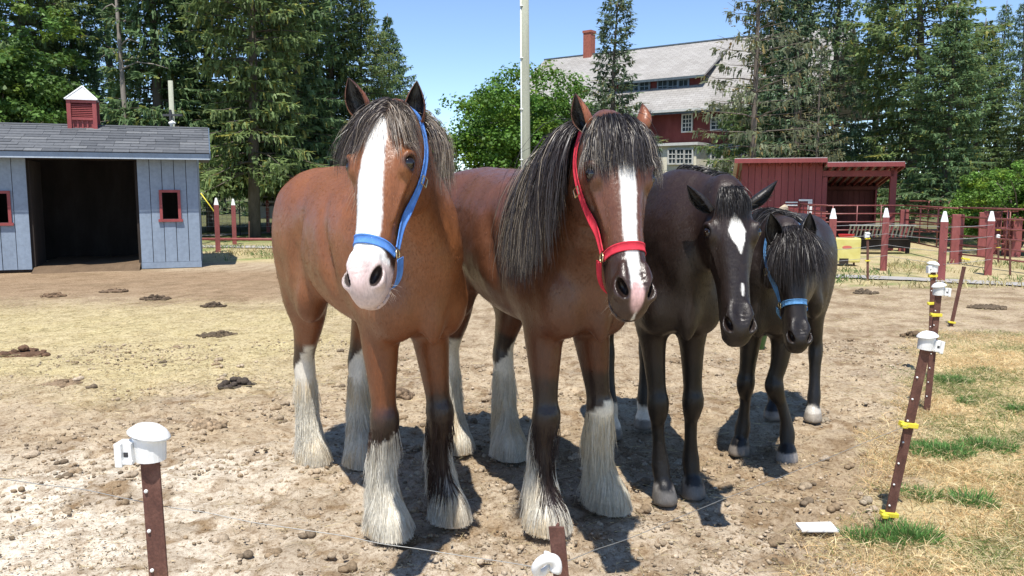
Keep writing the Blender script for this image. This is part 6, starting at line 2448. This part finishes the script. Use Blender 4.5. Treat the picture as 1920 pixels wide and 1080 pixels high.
for (px, yb, yt, lab, cp) in ((1627, 525, 444, "thin dark steel post with a small white cap in front of the yellow box", .10), (1601, 497, 437, "thin dark steel post right beside the yellow box", 0), (1894, 516, 448, "thin steel post with an orange top at the right edge", 0), (1872, 494, 446, "thin steel post with a small white knob near the right edge", .09), (467, 452, 415, "thin dark steel stake between the posts left of the bay horse", 0)):
    g = gnd(px, yb)
    t_post(g, at(px, yt, g[1]), lab, w=.045, cap=cp, ins=((.35, -1, 1.3), (.75, -1, 1.3)) if cp else (), holes=False)

# white curled insulator by the bare post
c0 = at(1022, 1062, 2.03)
o_ = []
b = MB()
ang_ = np.linspace(0, 2.6 * math.pi, 34)
pts = [(math.cos(a) * (.026 - .004 * a / 6), -.012 + .004 * a, math.sin(a) * (.030 - .004 * a / 6)) for a in ang_]
b.tube(pts, np.interp(ang_, [0, 4, 8.2], [.017, .012, .007]), 8)
o = b.build("white_insulator", M_CAPW, None, loc=c0, smooth=True, rot=(0.3, .4, .5))
tag(o, "curled white plastic insulator hooked on the wire beside the bare post", "insulator")

# electric wire
_t = NT("bright_wire")
M_EW = _t.set(color=(.30, .30, .29), rough=.45, metal=.5)
W1 = [at(-40, 893, 2.1), at(150, 917, 2.06), at(290, 944, 2.03)]
W2 = [at(290, 944, 2.03), at(480, 980, 2.03), at(680, 1012, 2.04), at(860, 1042, 2.04), at(1008, 1064, 2.04)]
W3 = [at(1058, 1054, 2.06), at(1110, 1034, 2.2), at(1200, 1002, 2.5), at(1350, 938, 3.0), at(1455, 898, 3.3), at(1703, 797, b3[1] - .06)]
for P_, lab in ((W1, "thin wire running from the left edge to the capped post"), (W2, "thin electric wire sagging between the capped left post and the bare post"), (W3, "thin electric wire running from the bare post to the leaning post")):
    P_ = np.array(P_)
    tt = np.linspace(0, len(P_) - 1, 40)
    Q = np.stack([np.interp(tt, np.arange(len(P_)), P_[:, i]) for i in range(3)], 1)
    for _ in range(6):
        Q[1:-1] = (Q[:-2] + Q[2:] + 2 * Q[1:-1]) / 4
    Q += (vnoise(Q, 9, 2) - .5)[:, None] * .004
    o = MB().tube(Q - P_[0], .0011, 5).build("electric_wire", M_EW, None, loc=P_[0], smooth=True)
    tag(o, lab, "wire")

# white board on the soil
g = gnd(1533, 996)
o = MB().hexa([(-.085, -.035, 0), (.085, -.045, 0), (.075, .045, 0), (-.09, .04, 0), (-.085, -.035, .014), (.085, -.045, .012), (.075, .045, .014), (-.09, .04, .016)]).build("white_board", M_CAPW, None, loc=(g[0], g[1], .012), rot=(.03, -.04, -.03), bevel=.002)
tag(o, "small flat white board lying on the soil before the capped post", "board")
# green tub behind the tall black horse's head
g = gnd(1410, 652)
n2 = 24
_t = NT("green_rubber")
M_GRN = _t.set(color=(.03, .14, .035), rough=.5)
t = thing("feed_tub", "green rubber feed tub on the ground behind the two black horses", "tub", g)
vs2, fs2 = [], []
for rad_, z in ((.12, .0), (.15, .15), (.165, .155), (.165, .17), (.14, .17), (.11, .03)):
    vs2 += [(rad_ * math.cos(2 * math.pi * k / n2), rad_ * math.sin(2 * math.pi * k / n2), z) for k in range(n2)]
for i in range(5):
    fs2 += [(i * n2 + k, i * n2 + (k + 1) % n2, (i + 1) * n2 + (k + 1) % n2, (i + 1) * n2 + k) for k in range(n2)]
fs2 += [tuple(range(n2))[::-1], tuple(5 * n2 + k for k in range(n2))]
MB().add(vs2, fs2).build("bowl", M_GRN, t, smooth=True)

# yellow box with red lid
g = gnd(1584, 497)
_t = NT("yellow_box_plastic")
M_YB = _t.set(color=_t.ramp(_t.noise(_t.coord("Object"), 6, 4, .6), [(.3, (.56, .49, .14)), (.7, (.66, .60, .22))]), rough=.5)
t = thing("feed_box", "yellow plastic box with a red oval mark and a red dish on top", "box", (g[0], g[1], 0), R(-8))
MB().box(-.27, .27, -.2, .2, 0.07, .60).build("box", M_YB, t, bevel=.03)
MB().box(-.17, .02, -.21, -.201, .04, .16).build("base_block", M_INT, t)
ov = MB().add([(-.02 + .10 * math.cos(a), -.204, .40 + .035 * math.sin(a)) for a in np.linspace(0, 2 * math.pi, 20)[:-1]] + [(-.02 + .10 * math.cos(a), -.2005, .40 + .035 * math.sin(a)) for a in np.linspace(0, 2 * math.pi, 20)[:-1]], [tuple(range(19))] + [(i, (i + 1) % 19, 19 + (i + 1) % 19, 19 + i) for i in range(19)])
_t = NT("label_red")
ov.build("mark", _t.set(color=(.55, .14, .10), rough=.5), t)
_t = NT("red_dish")
MB().tube([(0, 0, .602), (0, 0, .67)], [.14, .17], 16).build("dish", _t.set(color=(.5, .02, .03), rough=.5), t, smooth=False)

# hay crib of pale slats
M_CRIB = painted("crib_slat", (.36, .37, .33), rough=.7)
g = gnd(1640, 474)
t = thing("hay_crib", "pale slatted hay crib behind the pipe rails at the red shed", "hay rack", (g[0], g[1], 0), R(-5))
for k in range(17):
    x = -.78 + k * .0975
    MB().hexa([(x - .014, -.30, .42), (x + .014, -.30, .42), (x + .014, -.26, .42), (x - .014, -.26, .42), (x - .014, -.48, .72), (x + .014, -.48, .72), (x + .014, -.44, .72), (x - .014, -.44, .72)]).build("slat", M_CRIB, t)
MB().box(-.82, .82, -.50, -.43, .722, .75).build("top_rail", M_CRIB, t)
MB().box(-.82, .82, -.33, -.25, .38, .417).build("bottom_rail", M_INT, t)
MB().box(-.80, .80, -.24, .25, .14, .36).build("trough", M_INT, t)
for x in (-.76, .76):
    MB().box(x - .04, x + .04, -.2, -.12, 0, .138).build("leg", M_INT, t)

# stock trailer seen past the bay horse's rump
g = gnd(560, 404)
_t = NT("trailer_aluminium")
M_ALU = _t.set(color=_t.ramp(_t.noise(_t.coord("Object"), 2, 4, .6), [(.3, (.30, .31, .33)), (.7, (.42, .44, .46))]), rough=.4, metal=.5)
t = thing("stock_trailer", "silver slat-sided stock trailer parked under the spruces left of the bay horse", "trailer", (at(578, 400, 37)[0], 37, 0), R(20))
MB().box(-2.1, 2.4, -.9, .9, .45, 1.0).build("lower_body", M_ALU, t, bevel=.03)
MB().box(-2.1, 2.4, -.9, .9, 1.86, 1.98).build("roof", M_WHITE, t, bevel=.05)
for z in (1.12, 1.34, 1.56, 1.76):
    MB().box(-2.1, 2.4, -.905, -.87, z, z + .09).build("slat", M_ALU, t)
for x in (-2.06, -1.2, -.3, .6, 1.5, 2.36):
    MB().box(x - .04, x + .04, -.868, -.82, 1.003, 1.857).build("stanchion", M_ALU, t)
MB().box(-2.0, 2.3, .5, .85, 1.003, 1.857).build("inner_side", M_DKM, t)
_t = NT("tyre_rubber")
M_TYR = _t.set(color=(.03, .03, .03), rough=.85)
for x in (-.3, .55):
    w_ = MB().tube([(x, -.98, .36), (x, -.78, .36)], [.36, .36], 22).build("wheel", M_TYR, t, smooth=False)
    MB().tube([(x, -1.0, .36), (x, -.981, .36)], [.2, .2], 16).build("rim", M_WHITE, w_)
# grey utility cart / equipment and yellow pole by the shed corner
pa = at(376, 356, 24)
o = MB().tube([(0, 0, 0), (.46, .1, -.72)], [.016, .016], 8).build("yellow_pole", M_YEL, None, loc=(pa[0], 24, 1.55), smooth=True)
tag(o, "yellow pole leaning beside the grey shed's corner", "pole")

# cream pony behind the pipe fence
sp5 = dict(name="horse", label="cream pony standing behind the pipe gate before the red shed", group=None,
           fr=(1473, 462), fl=(1481, 461), hr=(1497, 452), hl=(1504, 452), s=.74,
           poll=at(1452, 398, 20.6), muzzle=at(1448, 430, 20.3), face=(-.6, -1, .2),
           coat=(.62, .53, .38), points=(.35, .28, .2), mat=BAY1, res=.03, resf=.03, ku=.8,
           ears=[(at(1449, 400, 20.6), at(1448, 392, 20.6), (-.3, -1, 0), .03), (at(1455, 400, 20.6), at(1456, 392, 20.6), (0, -1, 0), .03)],
           legs=dict(fr=dict(dark=.2), fl=dict(dark=.2), hr=dict(dark=.2), hl=dict(dark=.2)), head_marks=dict(dark_muzzle=.2))
build_horse(sp5)
